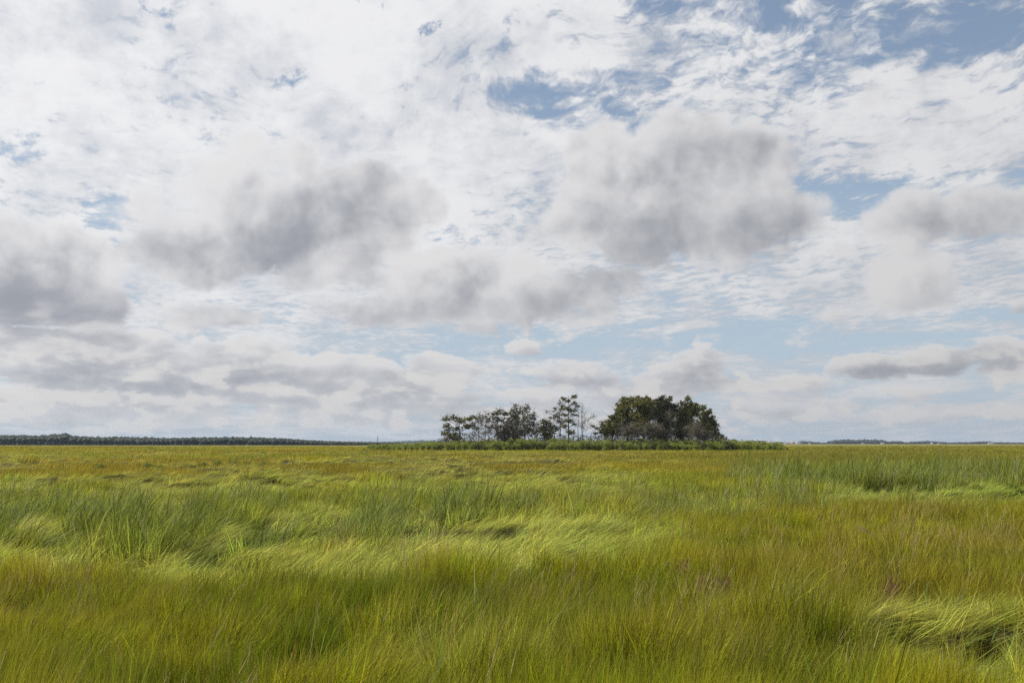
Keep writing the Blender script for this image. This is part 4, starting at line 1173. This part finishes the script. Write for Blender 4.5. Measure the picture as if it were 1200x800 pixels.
# (px of centre, py of the foot, half width px, height px, label)
tl_ = [(121, 551, 10, 7, "largest lone rounded grass mound in the golden meadow at far left"),
       (176, 549, 8, 5, "low dark grass mound, leftmost of the row across the left meadow"), (190, 550.5, 9, 5, "wide flat grass mound just right of the leftmost one in the row"),
       (222, 549, 7, 4, "small low mound in the middle of the row, left of the three dark ones"), (240, 549, 8, 6, "dark grass mound, left of the three close together in the row"), (258, 549.5, 8, 8, "tallest dark grass mound, middle of the three in the row"),
       (277, 547, 10, 6, "wide dark grass mound, right of the three in the row"), (290, 547, 8, 5, "trailing mound touching the wide dark one on its right"), (310, 548.5, 7, 6, "grass mound at the right end of the row"),
       (47, 539, 5, 3, "small grass mound far out at the left, beyond the lone rounded one"), (4, 541, 9, 3, "flat dark mound cut by the left edge of the picture"), (105, 543.5, 7, 4, "pale green mound behind and left of the lone rounded one"),
       (312, 541.5, 8, 3, "flat dark mound behind the right end of the row"), (268, 532, 6, 2.6, "far small mound, left of the two behind the row"), (310, 532, 6, 2.6, "far small mound, right of the two behind the row"),
       (178, 526, 6, 2.6, "very far dark mound near the foot of the woods"), (430, 531.5, 12, 2.6, "long low mound in front of the left tip of the thicket"), (502, 531, 8, 2.4, "long low mound in front of the thicket near the leftmost cedar"),
       (395, 538.5, 9, 4, "small ragged mound between the row and the thicket"), (345, 541, 9, 4, "ragged mound on the crest right of the row"), (745, 534, 5, 2.2, "tiny dark tuft in front of the stepped top cedar"),
       (805, 536.5, 5, 2.2, "tiny dark tuft in front of the pointed cedar"), (951, 532, 6, 2, "tiny dark tuft just right of the right tip of the thicket"), (975, 532, 5, 2, "tiny dark tuft farther right of the thicket tip"),
       (1180, 580, 12, 13, "dark leafy tussock at the right edge beside the bright green strip"), (1120, 577, 12, 14, "dark tussock in the tall band left of the right edge"), (1139, 580, 9, 9, "small tussock on the bright green strip"),
       (72, 583, 10, 7, "brownish tussock in the tall grass at far left")]
for (cx, fy, hw, hh, lb) in tl_:
    x_, y_ = at(cx, fy, 0.12)
    k_ = y_ / FPX; r_m = hw * k_; h_m = hh * k_ * 1.1 + 0.42
    root = bpy.data.objects.new("grass_tussock", TU[random.randrange(4)]); COL.objects.link(root)
    gz_ = float(ground_z(np.array([x_]), np.array([y_]))[0])
    root.location = (x_, y_, gz_ - 0.03); root.scale = (r_m, min(r_m, 1.2) * random.uniform(.8, 1.1), h_m / 0.95); root.rotation_euler = (0, 0, random.uniform(-0.5, 0.5))
    tag(root, lb, "tussock", "grass tussocks in the meadow")

# ---- single reeds and broad blades that stand out from the fine grass
def ribbon(V, F, pts, w, up=Vector((0, 0, 1))):
    """folded tapering blade along pts"""
    n = len(pts); b = len(V)
    for i, p_ in enumerate(pts):
        t = (pts[min(i + 1, n - 1)] - pts[max(i - 1, 0)]).normalized()
        s_ = t.cross(up); s_ = s_.normalized() if s_.length > 1e-4 else Vector((1, 0, 0))
        f = i / (n - 1); ww = w * (0.8 + 0.4 * f) if f < 0.4 else w * (0.96 - 0.9 * (f - 0.4) / 0.6)
        c_ = s_.cross(t).normalized() * ww * 0.25
        V.extend([p_ - s_ * ww * .5 + c_, p_ - c_ * .3, p_ + s_ * ww * .5 + c_])
    for i in range(n - 1):
        for k in (0, 1): F.append((b + 3 * i + k, b + 3 * i + k + 1, b + 3 * i + 4 + k, b + 3 * i + 3 + k))
def world_at(px, py, h):
    d = FPX * (EYE - h) / (py - 519.5)
    return Vector(((px - 600) / FPX * d, d, h))
def curve3(a, b, c, n=9):
    return [a * ((1 - t) ** 2) + b * (2 * t * (1 - t)) + c * (t * t) for t in [i / n for i in range(n + 1)]]
def reed(label, foot, tip, h_foot, h_tip, arch, w=0.010, mat=None, leaves=(), name="reed_stem", group=None):
    """foot and tip are read off the photograph and put at their real height above the ground"""
    A = world_at(foot[0], foot[1], h_foot); 
    dA = A.y
    B = Vector(((tip[0] - 600) / FPX * dA, dA, EYE - (tip[1] - 519.5) / FPX * dA))
    B.y += random.uniform(-0.08, 0.08)
    M_ = (A + B) / 2 + Vector((0, 0, arch))
    root = bpy.data.objects.new(name, None); COL.objects.link(root); root.location = A; root.empty_display_size = 0.1
    tag(root, label, "grass stem" if name == "reed_stem" else "grass blade", group)
    V, F = [], []; pts = [p_ - A for p_ in curve3(A, M_, B)]
    ribbon(V, F, pts, w, Vector((0, 1, 0.3)))
    obj_of("stem", mesh_vf(name, V, F, [mat or M_straw]), root)
    for (t, dx_, dz_, L_) in leaves:
        p0 = pts[int(t * 9)]; e = p0 + Vector((dx_, random.uniform(-.05, .05), dz_)).normalized() * L_
        V, F = [], []; ribbon(V, F, curve3(p0, (p0 + e) / 2 + Vector((0, 0, 0.04)), e + Vector((0, 0, -0.03)), 6), w * 0.8, Vector((0, 1, 0.3)))
        obj_of("leaf", mesh_vf("reed_leaf", V, F, [mat or M_straw]), root)
random.seed(8)
reed("pale fallen reed lying slantwise on the right hand grass", (1002, 615), (1023, 630), 0.66, 0.6, 0.02, 0.026, leaves=[(0.55, -1, .2, .18)])
reed("pale bent straw in front of the golden patch, middle of the left half", (276, 700), (292, 679), 0.45, 0.6, 0.05, 0.009)
reed("short green and white reed standing upright on the right", (1077, 702), (1078, 678), 0.35, 0.6, 0.0, 0.012, M_greenblade, [(0.8, .6, .7, .08)])
reed("broad pale blade with forked leaves in the right corner hollow", (1110, 758), (1136, 738), 0.28, 0.45, 0.04, 0.014, M_greenblade, [(.5, .9, .3, .16), (.3, .8, .5, .18)])
reed("pale blade pointing right beside the forked one", (1148, 745), (1178, 738), 0.33, 0.4, 0.02, 0.012, M_greenblade, [(.1, .5, .9, .22)])
reed("long green blade slanting over the lodged hollow at right", (1048, 778), (1082, 757), 0.25, 0.45, 0.03, 0.010, M_greenblade)
reed("tall green blade leaning left of the lodged hollow", (1028, 760), (1045, 722), 0.3, 0.6, 0.02, 0.009, M_greenblade)
reed("long arched straw lying across the bottom right corner", (1082, 786), (1178, 786), 0.20, 0.2, 0.10, 0.010)
reed("thin arched straw above the long one in the bottom right corner", (1110, 777), (1195, 778), 0.24, 0.22, 0.05, 0.008)
reed("upright dark green blade crossing the lodged corner", (1132, 800), (1137, 765), 0.1, 0.4, 0.0, 0.010, M_greenblade)
reed("pale folded blade at the bottom, middle of the picture", (508, 790), (528, 754), 0.3, 0.5, 0.03, 0.012, M_greenblade, [(.4, .3, 1, .16)])
reed("long pale blade sweeping right above the bottom edge", (584, 766), (624, 748), 0.4, 0.5, 0.03, 0.010, M_greenblade)
reed("second pale blade sweeping right near the bottom edge", (594, 790), (628, 778), 0.35, 0.45, 0.04, 0.010, M_greenblade)
reed("single tall straw leaning right in the bottom left meadow", (256, 752), (272, 716), 0.38, 0.68, 0.02, 0.007)
reed("pale blade arched low at the bottom left", (286, 793), (322, 787), 0.3, 0.35, 0.05, 0.010, M_greenblade)
reed("pale blade rising and bending right near the bottom left", (345, 797), (368, 784), 0.3, 0.4, 0.05, 0.010, M_greenblade)
reed("thin straw leaning right left of the centre bottom", (452, 722), (465, 702), 0.45, 0.62, 0.02, 0.007)
reed("dry tan stalk standing in the meadow right of centre", (822, 782), (834, 750), 0.3, 0.6, 0.02, 0.009, leaves=[(.7, .3, .9, .06)])
reed("tall reddish tan stalk at the bottom right of centre", (872, 792), (882, 732), 0.25, 0.7, 0.02, 0.008)
reed("pale straw leaning right, upper of the stalks right of centre", (876, 690), (882, 667), 0.45, 0.66, 0.01, 0.009)
reed("pale green blade leaning right on the right hand meadow", (1110, 706), (1125, 683), 0.4, 0.6, 0.03, 0.010, M_greenblade)

# ================================================================== haze over the whole marsh
def haze():
    import bmesh
    bm = bmesh.new(); bmesh.ops.create_cube(bm, size=1.0)
    me = bpy.data.meshes.new("haze"); bm.to_mesh(me); bm.free()
    m_ = bpy.data.materials.new("haze"); m_.use_nodes = True
    nt = m_.node_tree; nt.nodes.clear()
    o = nt.nodes.new('ShaderNodeOutputMaterial'); p = nt.nodes.new('ShaderNodeVolumePrincipled')
    p.inputs['Color'].default_value = (0.62, 0.78, 1.0, 1); p.inputs['Density'].default_value = 7.0e-5; p.inputs['Anisotropy'].default_value = 0.2
    nt.links.new(p.outputs[0], o.inputs['Volume'])
    me.materials.append(m_)
    h = obj_of("haze", me, None, (0, 0, 0)); h.scale = (11400, 11400, 50.0); h.location = (0, 0, 50.0 / 2 - 2.0)
    tag(h, kind="stuff")
haze()
